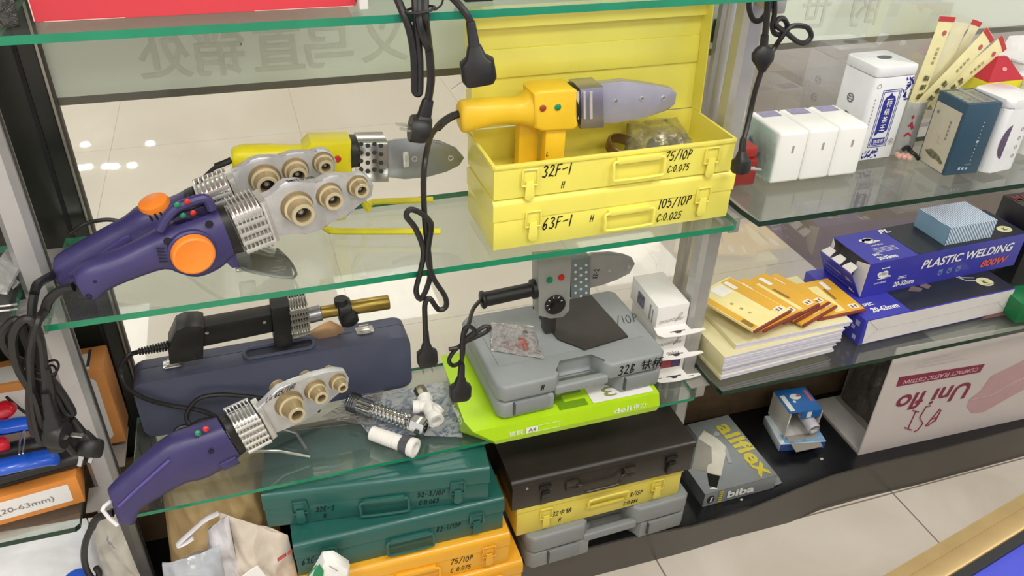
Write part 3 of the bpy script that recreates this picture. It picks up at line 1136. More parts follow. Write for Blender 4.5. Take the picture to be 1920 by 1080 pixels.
# ---- the purple tool at the front of the middle glass, orange knob on its face
CLEARP = film('clear moulded plastic', 'f2f7f2', 0.14, 0.08, 1.0)
ps = Pose(165, 555, 0.985, 12)
t = thing('welding_tool', 'violet pipe welding tool with a round orange knob on its side, nearest the shelf edge', 'welding tool', mat=ps.m, group=None)
b = MB()
loft(b, ps, [((137, 516), (163, 559)), ((145, 503), (182, 556)), ((165, 489), (206, 536)), ((222, 470), (258, 514)), ((269, 447), (308, 499)), ((300, 430), (335, 506)),
             ((330, 416), (368, 513)), ((372, 400), (407, 498)), ((404, 388), (436, 472))], [.016, .020, .021, .021, .022, .028, .030, .030, .029])
b.prism(ps.P2([(416, 478), (429, 491), (443, 488), (434, 462), (424, 458)]), -.012, .02, 0.002)
part(b, 'handle', PURP, t, angle=50)
b = MB()
for cx, cy in ((178, 526), (166, 556)):
    b.lathe([(0.004, 0), (0.004, 0.003), (0.001, 0.004)], ps.L(cx, cy, .017), (0, 0, 1), 12)
for cx, cy in ((314, 452), (392, 420), (414, 478)):
    b.lathe([(0.0052, 0), (0.0052, 0.0012)], ps.L(cx, cy, .0265), (0, 0, 1), 14)
for k in range(5):
    p0, p1 = ps.L(293 + k * 1.5, 466 + k * 6.0, .0225), ps.L(308 + k * 1.5, 466 + k * 6.0, .0245)
    b.tube([p0, p1], 0.0014, 6, 0)
part(b, 'screw_recess', P('screw recess', '120f26', 0.6), t)
b = MB()
kc = ps.L(362, 476, .034)
b.lathe([(.0275, -.008), (.0275, .004), (.0262, .007), (.0235, .0085), (.0225, .0080), (0, .0082)], kc, (0, 0, 1), 40, cap=False)
k_ = part(b, 'temperature_knob', ORG, t)
part(MB().lathe([(.031, -.01), (.031, -.004), (.029, -.002)], kc, (0, 0, 1), 36), 'knob_collar', PURP, k_)
b = MB()
b.tube([ps.L(300, 432, .012), ps.L(312, 410, .012), ps.L(328, 392, .012), ps.L(350, 381, .012), ps.L(378, 372, .012), ps.L(389, 376, .012), ps.L(397, 392, .012)], .0065, 10, 4)
part(b, 'guard_rim', PURP, t)
b = MB().prism(ps.P2([(318, 408), (336, 394), (384, 378), (394, 392), (372, 402), (330, 415)]), -.014, .010, 0.002)
ip = part(b, 'indicator_panel', P('dark smoked panel', '221c3c', 0.2), t)
for (cx, cy, m_) in ((343, 404, GRNL), (362, 399, REDL), (332, 384, GRNL), (351, 378, REDL)):
    b = MB(); lamp(b, ps.L(cx, cy, .0125 if cy > 390 else .0185), .0038)
    part(b, 'lamp', m_, ip)
b = MB(); loft(b, ps, [((404, 390), (437, 471)), ((420, 388), (454, 467))], [.027, .026], sub=1)
part(b, 'collar', BLKP, t)
fins(t, ps, ((422, 380), (458, 470)), ((474, 360), (509, 451)))
b = MB().prism(ps.P2([(482, 374), (490, 366), (508, 362), (520, 345), (533, 337), (552, 336), (572, 337), (590, 342), (602, 332), (616, 326), (632, 325), (652, 330), (664, 324), (676, 322), (689, 329), (697, 345),
                      (694, 364), (678, 377), (662, 384), (648, 402), (634, 408), (618, 410), (606, 423), (590, 432), (570, 436), (546, 432), (524, 438), (504, 446), (493, 410)]), -.0075, .0075, 0.002)
hp = part(b, 'heating_plate', CAST, t)
b = MB()
hand_on(b, '2I6I.2S0/IIS0', ps.L(536, 339, .002) + Vector((0, .001, .001)), ps.L(632, 322, .0) - ps.L(536, 337, .0), Vector((0, 0, 1)), 0.006, pen=.0012, lift=.0, slant=.2)
b2 = b
part(b2, 'handwriting', BLACK_INK, hp)
part(MB().prism(ps.P2([(479, 370), (490, 364), (518, 440), (508, 448)]), -.022, .020, 0.004), 'clamp_strap', FIN, hp)
for (px, py, h, r1, r0, rb) in ((570, 405, .032, .0160, .0205, .0112), (628, 379, .025, .0132, .0170, .0090), (680, 359, .021, .0108, .0145, .0068)):
    socket(hp, ps, px, py, h, r1, r0, rb, both=False)
b = MB()
pts = [aty(*q) for q in ((440, 462, 1.085), (444, 498, 1.055), (470, 512, 1.035), (551, 527, 1.024), (546, 497, 1.065), (520, 470, 1.10), (490, 462, 1.10))]
fl = [Vector((p.x, p.y, max(p.z, ZM + .0015))) for p in pts]
lo = b.ring([p for p in fl]); hi = b.ring([p + Vector((0, 0, .0035)) for p in fl])
b.skin([lo, hi])
for (cx, cy) in ((518, 486), (521, 504)):
    q = atz(cx, cy, ZM + .008)
    b.tube([q + Vector((.012 * math.cos(a), .005 * math.sin(a), 0)) for a in [k * math.pi / 6 for k in range(12)]], .0011, 6, 3, True)
b.tube([fl[1] + Vector((0, 0, .002)), fl[2] + Vector((0, 0, .003)), fl[3] + Vector((0, 0, .003)), fl[4] + Vector((0, 0, .003)), fl[5] + Vector((0, 0, .003))], .0022, 6, 3)
q = aty(452, 468, 1.07)
b.box(q.x - .012, q.x + .012, q.y - .012, q.y + .012, ZM + .004, q.z + .012, .003)
b.prism
build_in(b, 'stand_foot', CLEARP, t)
c0 = ps.W(138, 538)
cord([c0, aty(112, 545, .985), aty(92, 562, .985), aty(84, 583, .985)], .0062, t, 'cord_boot')
CB = .955
cord([aty(84, 583, .985), aty(70, 605, CB), aty(56, 660, CB), aty(58, 720, CB), aty(64, 780, CB), aty(80, 832, CB), aty(88, 800, CB), aty(84, 720, CB), aty(76, 640, CB), aty(58, 600, CB), aty(36, 606, CB), aty(24, 640, CB),
      aty(34, 690, CB), aty(62, 740, CB), aty(78, 790, CB), aty(92, 800, CB), aty(96, 740, CB), aty(86, 690, CB), aty(90, 720, CB), aty(104, 780, CB), aty(122, 826, CB), aty(140, 850, CB)], .0057, t)
plug_flat(t, aty(86, 735, .95), aty(110, 842, .945), (1, 0, 0), w=.042, th=.034, pind=(.9, -.35, -.05), puck=.019)

# ---- its twin lying behind it, knob turned up
pt = Pose(112, 520, 1.088, 5)
t = thing('welding_tool', 'violet pipe welding tool turned on edge with its orange knob on top, behind the other', 'welding tool', mat=pt.m)
b = MB()
loft(b, pt, [((99, 495), (112, 528)), ((108, 481), (140, 530)), ((174, 442), (207, 494)), ((231, 411), (266, 464)), ((262, 389), (302, 442)), ((320, 375), (348, 427)), ((352, 358), (380, 410))],
     [.018, .022, .023, .024, .027, .028, .026])
part(b, 'handle', PURP, t, angle=50)
b = MB()
loft(b, pt, [((127, 496), (134, 506)), ((180, 462), (186, 478)), ((226, 430), (236, 446)), ((240, 426), (250, 438))], [.006, .006, .006, .005], zoff=.0195)
part(b, 'grip_inlay', PURP_D, t)
b = MB()
for k in range(3):
    b.tube([pt.L(280 + k * 10, 404 - k * 3, .0262), pt.L(286 + k * 10, 414 - k * 3, .0265)], .0014, 6, 0)
b.lathe([(.0048, 0), (.0048, .001)], pt.L(322, 410, .0275), (0, 0, 1), 12)
part(b, 'vent_slot', P('screw recess', '120f26', 0.6), t)
kb = pt.L(294, 392, 0)
b = MB().lathe([(.0215, 0), (.0215, .009), (.020, .014), (.015, .0165), (0, .017)], kb, Vector((-.2, .95, .1)), 36, cap=False)
part(b, 'temperature_knob', ORG, t)
b = MB(); loft(b, pt, [((344, 362), (374, 408)), ((360, 354), (388, 402))], [.025, .024], sub=1)
part(b, 'collar', BLKP, t)
fins(t, pt, ((360, 347), (388, 402)), ((420, 322), (450, 388)))
b = MB().prism(pt.P2([(428, 328), (438, 318), (452, 312), (466, 298), (484, 292), (506, 292), (522, 294), (534, 286), (550, 282), (568, 282), (582, 286), (592, 278), (606, 277), (620, 284), (629, 298), (628, 316), (612, 328), (598, 334), (586, 348),
                      (566, 356), (545, 364), (515, 376), (485, 380), (455, 384), (440, 368)]), -.0065, .0065, .002)
hp = part(b, 'heating_plate', CAST, t)
part(MB().prism(pt.P2([(424, 328), (435, 322), (458, 376), (448, 384)]), -.022, .018, .004), 'clamp_strap', FIN, hp)
for (px, py, h, r1, r0, rb) in ((503, 352, .030, .0155, .0205, .0110), (560, 332, .025, .0132, .0170, .0090), (612, 315, .021, .0110, .0145, .0068)):
    socket(hp, pt, px, py, h, r1, r0, rb, both=False)
c0 = pt.W(106, 512)
cord([c0, aty(84, 524, 1.05), aty(70, 534, 1.02), aty(64, 552, 1.0)], .0062, t, 'cord_boot')
CB = .975
cord([aty(64, 552, 1.0), aty(60, 585, .99), aty(64, 640, CB), aty(60, 700, CB), aty(56, 760, CB), aty(66, 815, CB), aty(76, 780, CB), aty(70, 700, CB), aty(50, 640, CB), aty(34, 600, CB), aty(10, 616, CB), aty(6, 640, CB), aty(24, 668, CB),
      aty(60, 688, CB), aty(84, 700, CB), aty(110, 730, CB), aty(132, 765, CB), aty(135, 776, CB), aty(120, 772, CB), aty(104, 740, CB), aty(96, 712, CB), aty(106, 760, CB), aty(120, 782, CB), aty(134, 792, CB)], .0057, t)
plug_flat(t, aty(134, 786, .972), aty(180, 852, .965), (.6, 0, .8), w=.038, th=.026, pins=3, pind=(-.35, -.55, -.7), puck=.019)
b = MB()
for cx, cy in ((84, 700), (88, 690)):
    q = aty(cx, cy, .965)
    b.tube([q + Vector((.014 * math.cos(a), .014 * math.sin(a), .003 * math.sin(a * 2))) for a in [k * math.pi / 4 for k in range(8)]], .0016, 6, 3, True)
build_in(b, 'cable_tie', BLKP, t)

# ---- the purple tool on the lower glass, wire stand
pl3 = Pose(240, 985, 0.965, 17)
t = thing('welding_tool', 'violet pipe welding tool without a knob, on a wire stand over the dark green cases', 'welding tool', mat=pl3.m)
b = MB()
loft(b, pl3, [((205, 930), (222, 980)), ((203, 922), (249, 978)), ((215, 908), (262, 950)), ((245, 880), (300, 924)), ((280, 850), (345, 898)), ((318, 822), (378, 890)), ((362, 806), (412, 872)), ((410, 790), (446, 846))],
     [.014, .018, .019, .021, .024, .027, .028, .028])
b.prism(pl3.P2([(400, 850), (408, 862), (438, 848), (430, 836)]), .018, .030, .002)
part(b, 'handle', PURP, t, angle=50)
b = MB()
b.tube([pl3.L(222, 950, .0185), pl3.L(262, 912, .0205), pl3.L(318, 862, .0255)], .0022, 6, 3)
part(b, 'grip_ridge', P('lighter violet ridge', '5a4f96', 0.4), t)
for (cx, cy, m_) in ((371, 812, GRNL), (386, 804, REDL)):
    b = MB(); lamp(b, pl3.L(cx, cy, .018), .0045, (0, .5, .8)); part(b, 'lamp', m_, t)
part(MB().lathe([(.004, 0), (.004, .0015)], pl3.L(396, 846, .029), (0, 0, 1), 12), 'screw_recess', P('screw recess', '120f26', 0.6), t)
b = MB(); loft(b, pl3, [((413, 786), (446, 846)), ((428, 782), (458, 838))], [.026, .025], sub=1)
part(b, 'collar', BLKP, t)
fins(t, pl3, ((424, 778), (460, 838)), ((471, 757), (502, 816)))
b = MB().prism(pl3.P2([(478, 764), (500, 745), (520, 724), (542, 716), (566, 710), (582, 700), (606, 695), (626, 690), (644, 692), (652, 706), (650, 720), (636, 730), (622, 742), (604, 758), (584, 776), (560, 790),
                       (536, 797), (512, 810), (500, 806)]), -.0065, .0065, .002)
hp = part(b, 'heating_plate', CAST, t)
b = MB(); hand_on(b, 'LII 62S/2II0', pl3.L(498, 754, .007), pl3.L(600, 702, .007) - pl3.L(498, 754, .007), Vector((.3, .95, 0)), .0085, pen=.0013, slant=.1)
part(b, 'handwriting', BLACK_INK, hp)
part(MB().prism(pl3.P2([(477, 764), (487, 758), (514, 806), (504, 814)]), -.022, .019, .004), 'clamp_strap', FIN, hp)
for (px, py, h, r1, r0, rb) in ((558, 780, .036, .0140, .0210, .0095), (604, 748, .028, .0112, .0165, .0072), (644, 729, .023, .0090, .0135, .0055)):
    socket(hp, pl3, px, py, h, r1, r0, rb)
# wire stand: front loop of clear rod lying on the glass and a white hook at the tail
WIRE = P('bright wire', 'cfd3d0', 0.22, 0.85)
b = MB().tube([aty(446, 848, 1.03), aty(500, 846, 1.05), aty(524, 846, 1.055), atz(580, 856, ZL + .003), atz(574, 842, ZL + .003), aty(556, 812, 1.10), aty(530, 804, 1.115)], .0025, 8, 0)
build_in(b, 'wire_stand', WIRE, t)
WHW = P('white coated wire', 'e9e8ea', 0.35)
b = MB().tube([pl3.W(207, 940, .006), aty(195, 950, .945), aty(192, 956, .943), aty(205, 972, .945), pl3.W(220, 985, .020)], .0030, 8, 0)
build_in(b, 'wire_hook', WHW, t)
cord([pl3.W(212, 962), aty(185, 970, .962), aty(175, 982, .962), aty(172, 990, .962)], .0058, t, 'cord_boot')
cord([aty(174, 984, .962), aty(160, 1018, .962), aty(158, 1050, .963), aty(166, 1075, .965), aty(180, 1090, .968), aty(186, 1075, .97), aty(180, 1064, .972)], .0050, t)

# ---- yellow tool at the back of the middle glass
py = Pose(560, 310, 1.182, 0)
YTOOL = P('acid yellow tool plastic', 'e6d81c', 0.38, var=0.03)
t = thing('welding_tool', 'acid yellow pipe welding tool standing by the window behind the purple tools', 'welding tool', mat=py.m)
b = MB()
loft(b, py, [((433, 284), (436, 312)), ((438, 278), (441, 316)), ((458, 273), (460, 319)), ((512, 272), (514, 316)), ((552, 274), (554, 310)), ((574, 270), (576, 312))], [.014, .017, .020, .020, .018, .020])
part(b, 'handle', YTOOL, t, angle=50)
b = MB().prism(py.P2([(566, 272), (580, 258), (655, 256), (656, 312), (576, 318)]), -.024, .024, .004)
hb_ = part(b, 'housing', YTOOL, t)
b = MB(); lamp(b, py.L(633, 298, .0245), .0055); part(b, 'lamp', REDL, hb_)
b = MB(); loft(b, py, [((655, 256), (656, 310)), ((668, 256), (669, 308))], [.027, .027], sub=1); part(b, 'collar', BLKP, t)
PERF = P('punched bright steel', 'c9c9c6', 0.18, 0.95)
b = MB().prism(py.P2([(668, 258), (722, 257), (724, 330), (670, 330)]), -.026, .026, .004)
sl = part(b, 'cooling_sleeve', PERF, t)
for i in range(4):
    b = MB()
    for j in range(4):
        q = py.L(677 + i * 12.5, 270 + j * 16 + i % 2 * 3, .0262)
        b.lathe([(.0036, 0), (.0036, .0009)], q, (0, 0, 1), 10)
    part(b, 'sleeve_hole', P('dark steel hole', '33322f', 0.4), sl)
b = MB().prism(py.P2([(722, 268), (740, 262), (790, 258), (826, 266), (856, 278), (869, 294), (860, 308), (836, 320), (800, 330), (758, 334), (726, 330)]), -.006, .006, .002)
PL = P('dull grey plate', '9a9d9f', 0.3, 0.7, var=.06, vs=30)
hp = part(b, 'heating_plate', PL, t)
for cx, cy in ((777, 298), (845, 296)):
    part(MB().lathe([(.0046, -.0005), (.0046, .0015), (.0030, .0015), (.0030, 0)], py.L(cx, cy, .006), (0, 0, 1), 16, cap=False), 'bolt_hole', FIN, hp)
part(MB().prism(rrect(*[v for v in (py.L(740, 0, 0).x, py.L(752, 0, 0).x)], py.L(745, 312, .0).y, py.L(745, 283, 0).y, .003), .0055, .0072, .0006), 'raised_slot', FIN, hp)
b = MB()
for pts in ([(604, 412), (606, 424), (618, 432), (640, 434), (740, 434), (826, 434)], [(690, 392), (694, 382), (706, 378), (760, 376), (812, 374)]):
    pp = [atz(x, y, ZM + .0057) for x, y in pts]
    b.tube(pp, .0054, 8, 4)
    q = pp[0]
    top = py.m @ Vector((py.L(620, 310).x, py.L(620, 310).y, 0))
    b.tube([q, q.lerp(top, .4) + Vector((0, 0, .012)), top], .0054, 8, 4)
q = py.L(634, 404); q2 = py.L(634, 312)
b.T = py.m
b.box(q.x - .012, q.x + .012, q.y - .004, q2.y, -.012, .012, .003)
b.T = Matrix.Identity(4)
build_in(b, 'stand', P('yellow painted stand', 'd9cf2a', 0.35), t)
cord([py.W(434, 300), aty(420, 306, 1.18), aty(404, 312, 1.18)], .0050, t, 'cord_boot')
cord([aty(410, 309, 1.18), aty(396, 320, 1.18), aty(376, 340, 1.18), aty(350, 372, 1.18), aty(300, 420, 1.2), aty(262, 432, 1.21), aty(235, 418, 1.22), aty(200, 412, 1.22), aty(160, 420, 1.22), aty(130, 440, 1.2)], .0032, t)

# ---- yellow tool on its bracket in the open case
pb = Pose(1010, 232, 1.105, 1)
YT2 = P('warm yellow tool plastic', 'f2c62e', 0.36, var=0.03)
t = thing('welding_tool', 'warm yellow pipe welding tool standing on its bracket inside the open yellow case', 'welding tool', mat=pb.m)
b = MB()
loft(b, pb, [((859, 198), (861, 240)), ((866, 189), (868, 247)), ((892, 187), (894, 239)), ((934, 184), (936, 230)), ((968, 184), (970, 230)), ((984, 176), (988, 234)), ((994, 164), (996, 236))], [.015, .018, .020, .020, .019, .022, .024])
part(b, 'handle', YT2, t, angle=50)
b = MB().prism(pb.P2([(990, 166), (1002, 160), (1062, 156), (1071, 160), (1073, 226), (1064, 233), (1006, 236), (992, 230)]), -.026, .026, .005, 3)
hb_ = part(b, 'housing', YT2, t)
for cx, m_ in ((1018, REDL), (1046, GRNL)):
    b = MB(); lamp(b, pb.L(cx, 201 + (cx < 1030) * 2, .0265), .0052); part(b, 'lamp', m_ if m_ is GRNL else P('dull red lamp', '9a3f22', .3), hb_)
b = MB(); loft(b, pb, [((1068, 157), (1070, 233)), ((1076, 155), (1078, 232))], [.028, .028], sub=1); part(b, 'collar', BLKP, t)
b = MB().prism(pb.P2([(1076, 157), (1120, 153), (1122, 230), (1078, 232)]), -.024, .024, .003)
SLV = P('violet grey steel', 'a7a3b4', 0.25, 0.8, var=.04)
sl = part(b, 'cooling_sleeve', SLV, t)
for i in range(3):
    b = MB()
    x = 1083 + i * 12.5
    b.tube([pb.L(x, 172, .0245), pb.L(x + .5, 222, .0245)], .0028, 8, 0)
    part(b, 'sleeve_rib', FIN, sl)
b = MB().prism(pb.P2([(1118, 154), (1165, 149), (1215, 156), (1256, 163), (1265, 172), (1262, 192), (1248, 204), (1205, 217), (1150, 227), (1120, 231)]), -.008, .008, .002)
hp = part(b, 'heating_plate', P('pale violet grey plate', 'b7b5c2', 0.32, 0.55, var=.05), t)
for cx, cy in ((1155, 190), (1204, 185), (1244, 184)):
    part(MB().lathe([(.0042, -.0005), (.0042, .0012), (.0026, .0012), (.0026, 0), (0, 0)], pb.L(cx, cy, .008), (0, 0, 1), 16, cap=False), 'bolt_hole', FIN, hp)
b = MB()
zb = .9175 + .0035
for x0, x1, z0, z1 in ((976, 1012, -.024, -.004), (1015, 1052, -.002, .020)):
    xa, xb = pb.L(x0, 240).x, pb.L(x1, 240).x
    b.box(xa, xb, zb - pb.o.z, pb.L(1000, 230).y + .004, z0, z1, .0015)
b.box(pb.L(976, 240).x, pb.L(1052, 240).x, zb - pb.o.z, zb - pb.o.z + .003, -.035, .03, .001)
st = part(b, 'stand_bracket', YT2, t)
b = MB(); hand_on(b, 'L', pb.L(1024, 292, .020), UX, UY, .007, pen=.0011, lift=.0006); part(b, 'handwriting', BLACK_INK, st)
cord([pb.W(860, 214), aty(848, 218, 1.1), aty(832, 228, 1.09), aty(820, 240, 1.08)], .0060, t, 'cord_boot')
CY = 0.992
cord([aty(826, 232, 1.085), aty(808, 255, 1.05), aty(797, 300, 1.0), aty(794, 350, CY), aty(797, 420, CY), aty(803, 470, CY), aty(806, 520, CY), aty(790, 560, CY), aty(780, 545, CY), aty(788, 510, CY), aty(794, 470, CY - .004), aty(780, 430, CY - .004), aty(762, 405, CY - .004),
      aty(770, 393, CY - .004), aty(790, 400, CY - .004), aty(806, 415, CY - .006), aty(808, 430, CY - .006), aty(802, 480, CY - .006), aty(812, 520, CY - .006), aty(834, 555, CY - .006), aty(836, 575, CY - .006), aty(822, 580, CY - .006), aty(806, 560, CY - .006), aty(797, 570, CY - .004), aty(797, 600, CY), aty(798, 626, CY)], .0042, t)
plug_flat(t, aty(798, 618, CY), aty(802, 684, CY), (1, 0, 0), w=.033, th=.020, pins=2)

# ---- grey tool with a black grip on the grey case
pg = Pose(1040, 560, 1.115, 0)
GTL = P('grey enamel box', '9b9c97', 0.38, .1, var=.04)
t = thing('welding_tool', 'grey box-shaped welding tool with a black grip, on a dark plate on the grey case', 'welding tool', mat=pg.m)
b = MB().prism(pg.P2([(1009, 490), (1072, 484), (1068, 582), (1056, 595), (1032, 598), (1010, 592)]), -.034, 0.0, .0015)
hb_ = part(b, 'housing', GTL, t)
for cx, cy, m_ in ((1030, 524, GRNL), (1052, 519, REDL)):
    b = MB().lathe([(.0058, 0), (.0058, .003), (.0048, .0048), (0, .0055)], pg.L(cx, cy, 0), (0, 0, 1), 18)
    part(b, 'lamp', m_, hb_)
b = MB().lathe([(.0195, 0), (.0195, .005), (.018, .006), (.0105, .006), (.010, .016), (0, .016)], pg.L(1040, 570, 0), (0, 0, 1), 36)
kn = part(b, 'dial', BLKP, hb_)
b = MB()
for a in (60, 100, 140, 185, 225, 20):
    c = pg.L(1040, 570, .0068)
    u_ = Vector((math.cos(math.radians(a)), math.sin(math.radians(a)), 0))
    b.tube([c + u_ * .0125, c + u_ * .0162], .0008, 4, 0)
part(b, 'dial_mark', P('white print', 'd8d8d4', .5), kn)
b = MB()
for yy in (505, 578):
    q = pg.L(1003, yy, -.016)
    b.lathe([(.0028, 0), (.0028, .001)], (pg.L(1010, 540).x - .0005, q.y, -.018), (-1, 0, 0), 12)
part(b, 'screw', P('dark steel', '3c3a38', .4, .6), hb_)
b = MB()
h0, h1 = pg.L(901, 563, -.017), pg.L(1004, 541, -.017)
d = h1 - h0
b.lathe([(.013, 0), (.0165, .002), (.0165, .006), (.0135, .009), (.0130, d.length * .9), (.0185, d.length * .93), (.0185, d.length)], h0, d, 22)
part(b, 'grip', BLKP, t)
xa = pg.L(1071, 500).x
b = MB().prism(pg.P2([(1071, 489), (1108, 484), (1108, 556), (1072, 562)]), -.030, -.003, .0015)
sl = part(b, 'cooling_sleeve', P('blue grey punched steel', '8f9b9d', .3, .7), t)
for i in range(3):
    b = MB()
    for j in range(5):
        b.lathe([(.0024, 0), (.0024, .0009), (0, .0009)], pg.L(1079 + i * 10, 497 + j * 13 + i % 2 * 6, -.003), (0, 0, 1), 10)
    part(b, 'sleeve_hole', P('bright punched dot', 'e2e5e3', .3, .3), sl)
b = MB().prism(pg.P2([(1106, 488), (1116, 483), (1150, 482), (1176, 485), (1191, 491), (1196, 501), (1186, 519), (1160, 531), (1132, 541), (1106, 548)]), -.021, -.011, .002)
hp = part(b, 'heating_plate', P('grey nonstick plate', '9c9b99', .4, .4, var=.05), t)
for cx, cy in ((1143, 508), (1179, 500)):
    part(MB().lathe([(.0032, -.0005), (.0032, .001), (0, .001)], pg.L(cx, cy, -.011), (0, 0, 1), 12), 'bolt_hole', FIN, hp)
b = MB(); hand_on(b, '82-2', pg.L(1119, 522, -.0105), Vector((.15, 1, 0)), Vector((-1, .15, 0)), .009, pen=.0011, slant=.0, seed=9); part(b, 'handwriting', BLACK_INK, hp)
zc = .5725 + .0015
pp = [atz(x, y, zc) for x, y in ((1011, 596), (1046, 638), (1096, 657), (1177, 633), (1108, 556), (1060, 566))]
b = MB(); lo = b.ring(pp); hi = b.ring([p + Vector((0, 0, .004)) for p in pp]); b.skin([lo, hi])
b.box(pg.o.x - .012, pg.o.x + .008, pg.o.y + .004, pg.o.y + .028, zc + .002, pg.W(1040, 592).z + .006, .001)
build_in(b, 'stand_plate', P('black brown plate', '3a3733', .42, .2, var=.1), t)
CG = 1.0
cord([pg.W(902, 563, -.017), aty(896, 568, 1.10), aty(886, 582, 1.07), aty(878, 610, 1.02), aty(868, 632, CG), aty(872, 640, CG), aty(892, 632, CG), aty(912, 622, CG), aty(918, 614, CG), aty(905, 614, CG), aty(880, 634, CG), aty(862, 650, CG), aty(842, 655, CG)], .0036, t)
cord([aty(866, 645, CG), aty(850, 660, CG), aty(842, 675, CG), aty(848, 685, CG), aty(862, 680, CG), aty(868, 665, CG), aty(870, 640, CG), aty(882, 628, CG), aty(890, 620, CG), aty(880, 612, CG), aty(870, 618, CG), aty(866, 645, CG - .006), aty(866, 690, CG - .008)], .0036, t)
plug_flat(t, aty(866, 682, CG - .012), aty(862, 748, CG - .016), (1, 0, 0), w=.036, th=.022, pins=2, pinl=.003)

# ---- black bar-shaped tool with a brass pipe on the blue-grey case
pk = Pose(450, 640, 1.215, 1.5)
t = thing('pipe_heater', 'black bar-shaped hot tool with a brass pipe end, lying on the blue-grey case', 'welding tool', mat=pk.m)
BT = P('black ribbed aluminium', '242321', .38, .3, var=.12)
b = MB().prism(pk.P2([(330, 606), (347, 598), (372, 597), (382, 600), (380, 658), (318, 668), (315, 640)]), -.024, .024, .0015)
part(b, 'tail_block', BT, t)
b = MB().prism(pk.P2([(374, 604), (508, 580), (510, 613), (380, 640)]), -.017, .017, .002)
hd = part(b, 'bar', BT, t)
b = MB()
for cx, cy in ((388, 624), (496, 604)):
    b.lathe([(.003, 0), (.003, .001), (0, .0015)], pk.L(cx, cy, .017), (0, 0, 1), 12)
part(b, 'screw', PIN, hd)
b = MB().prism(pk.P2([(506, 566), (540, 560), (546, 632), (520, 640), (512, 634)]), -.024, .024, .003)
part(b, 'head_block', BT, t)
fins(t, pk, ((538, 560), (548, 628)), ((574, 554), (580, 618)), n=7, depth=.027, mat=P('grey finned steel', 'a5a39c', .3, .8))
b = MB()
q0, q1 = pk.L(578, 592), pk.L(602, 586)
b.cyl(q0, q1, .0145, n=22)
part(b, 'sleeve', P('grey steel sleeve', '9c9ca0', .3, .8), t)
b = MB()
q2 = pk.L(729, 566)
d = q2 - q1
b.lathe([(.0115, 0), (.0115, d.length * .32), (.0135, d.length * .36), (.0135, d.length - .002), (.0128, d.length), (.0105, d.length), (.0105, d.length - .02), (0, d.length - .02)], q1, d, 26)
part(b, 'brass_pipe', P('dull brass', '9a8240', .32, .75, var=.08), t)
b = MB()
q3 = pk.L(645, 579)
b.lathe([(.018, -.012), (.0205, -.010), (.0205, .010), (.018, .012)], q3, d, 24)
b.tube([q3 + Vector((-.004, .014, .004)), q3 + Vector((-.005, .026, .004))], .012, 10, 0)
b.lathe([(.016, 0), (.0175, .006), (.0165, .018), (.011, .022), (0, .022)], q3 + Vector((.004, -.008, .006)), Vector((.1, -.5, .9)), 20)
part(b, 'clamp_knob', BLKP, t)
b = MB(); lamp(b, q3 + Vector((-.005, .022, .012)), .003); part(b, 'clamp_screw', PIN, t)
b = MB()
pp = pk.P2([(578, 625), (600, 612), (618, 602), (640, 612), (646, 622), (634, 626), (628, 634), (610, 640), (592, 634)])
b.prism(pp, -.004, 0.0, .001)
part(b, 'shield_plate', P('peach anodised plate', 'e3b98c', .3, .6), t)
q0, q1 = pk.L(316, 648), pk.L(258, 660)
b = MB()
d = q1 - q0
n = 11
prof = []
for k in range(n):
    prof += [(.0092 - .0032 * k / n, d.length * k / n), (.0092 - .0032 * k / n, d.length * (k + .5) / n), (.0052 - .0018 * k / n, d.length * (k + .55) / n), (.0052 - .0018 * k / n, d.length * (k + .95) / n)]
b.lathe(prof, q0, d, 14)
part(b, 'cord_boot', BLKP, t)
CK = 1.168
cord([pk.W(258, 660), aty(246, 664, 1.21), aty(236, 672, 1.20), aty(226, 690, 1.19), aty(228, 705, 1.175), aty(240, 728, 1.168), aty(275, 748, 1.165), aty(320, 760, CK), aty(370, 768, CK - .01), aty(400, 780, CK - .02), aty(425, 800, CK - .02), aty(405, 812, CK - .03), aty(370, 806, CK - .03), aty(345, 800, CK - .03), aty(330, 808, CK - .035),
      aty(336, 820, CK - .04), aty(350, 805, CK - .035), aty(380, 788, CK - .03), aty(415, 786, CK - .025), aty(432, 796, CK - .03), aty(400, 800, CK - .04), aty(364, 800, CK - .03), aty(350, 786, CK - .02), aty(356, 764, CK - .012), aty(376, 746, CK - .008), aty(410, 740, CK - .006), aty(450, 742, CK - .006), aty(500, 748, CK - .01), aty(560, 760, CK - .015), aty(600, 770, CK - .02)], .0040, t)

# ================================================================== goods on the shelves
WHITE = P('white print card', 'eceae6', 0.5, var=0.02)
WINK = P('white ink', 'f2f2ee', 0.5, var=0.01)


class Box:
    """a carton standing at its front corner on the side of the upright; side frames for printing on it"""
    def __init__(s, name, label, cat, loc, rz, W, D, H, m, group=None, bev=0.0012, part_name='card_shell'):
        s.W, s.D, s.H = W, D, H
        s.t = thing(name, label, cat, loc, math.radians(rz), group)
        s.body = part(MB().box(0, W, 0, D, 0, H, bev), part_name, m, s.t) if m is not None else None

    def put(s, b, name, m):
        return part(b, name, m, s.t)

    def front(s):
        return Vector((0, 0, 0)), UX, UZ

    def top(s):
        return Vector((0, 0, s.H)), UX, UY

    def lside(s):
        return Vector((0, s.D, 0)), -UY, UZ


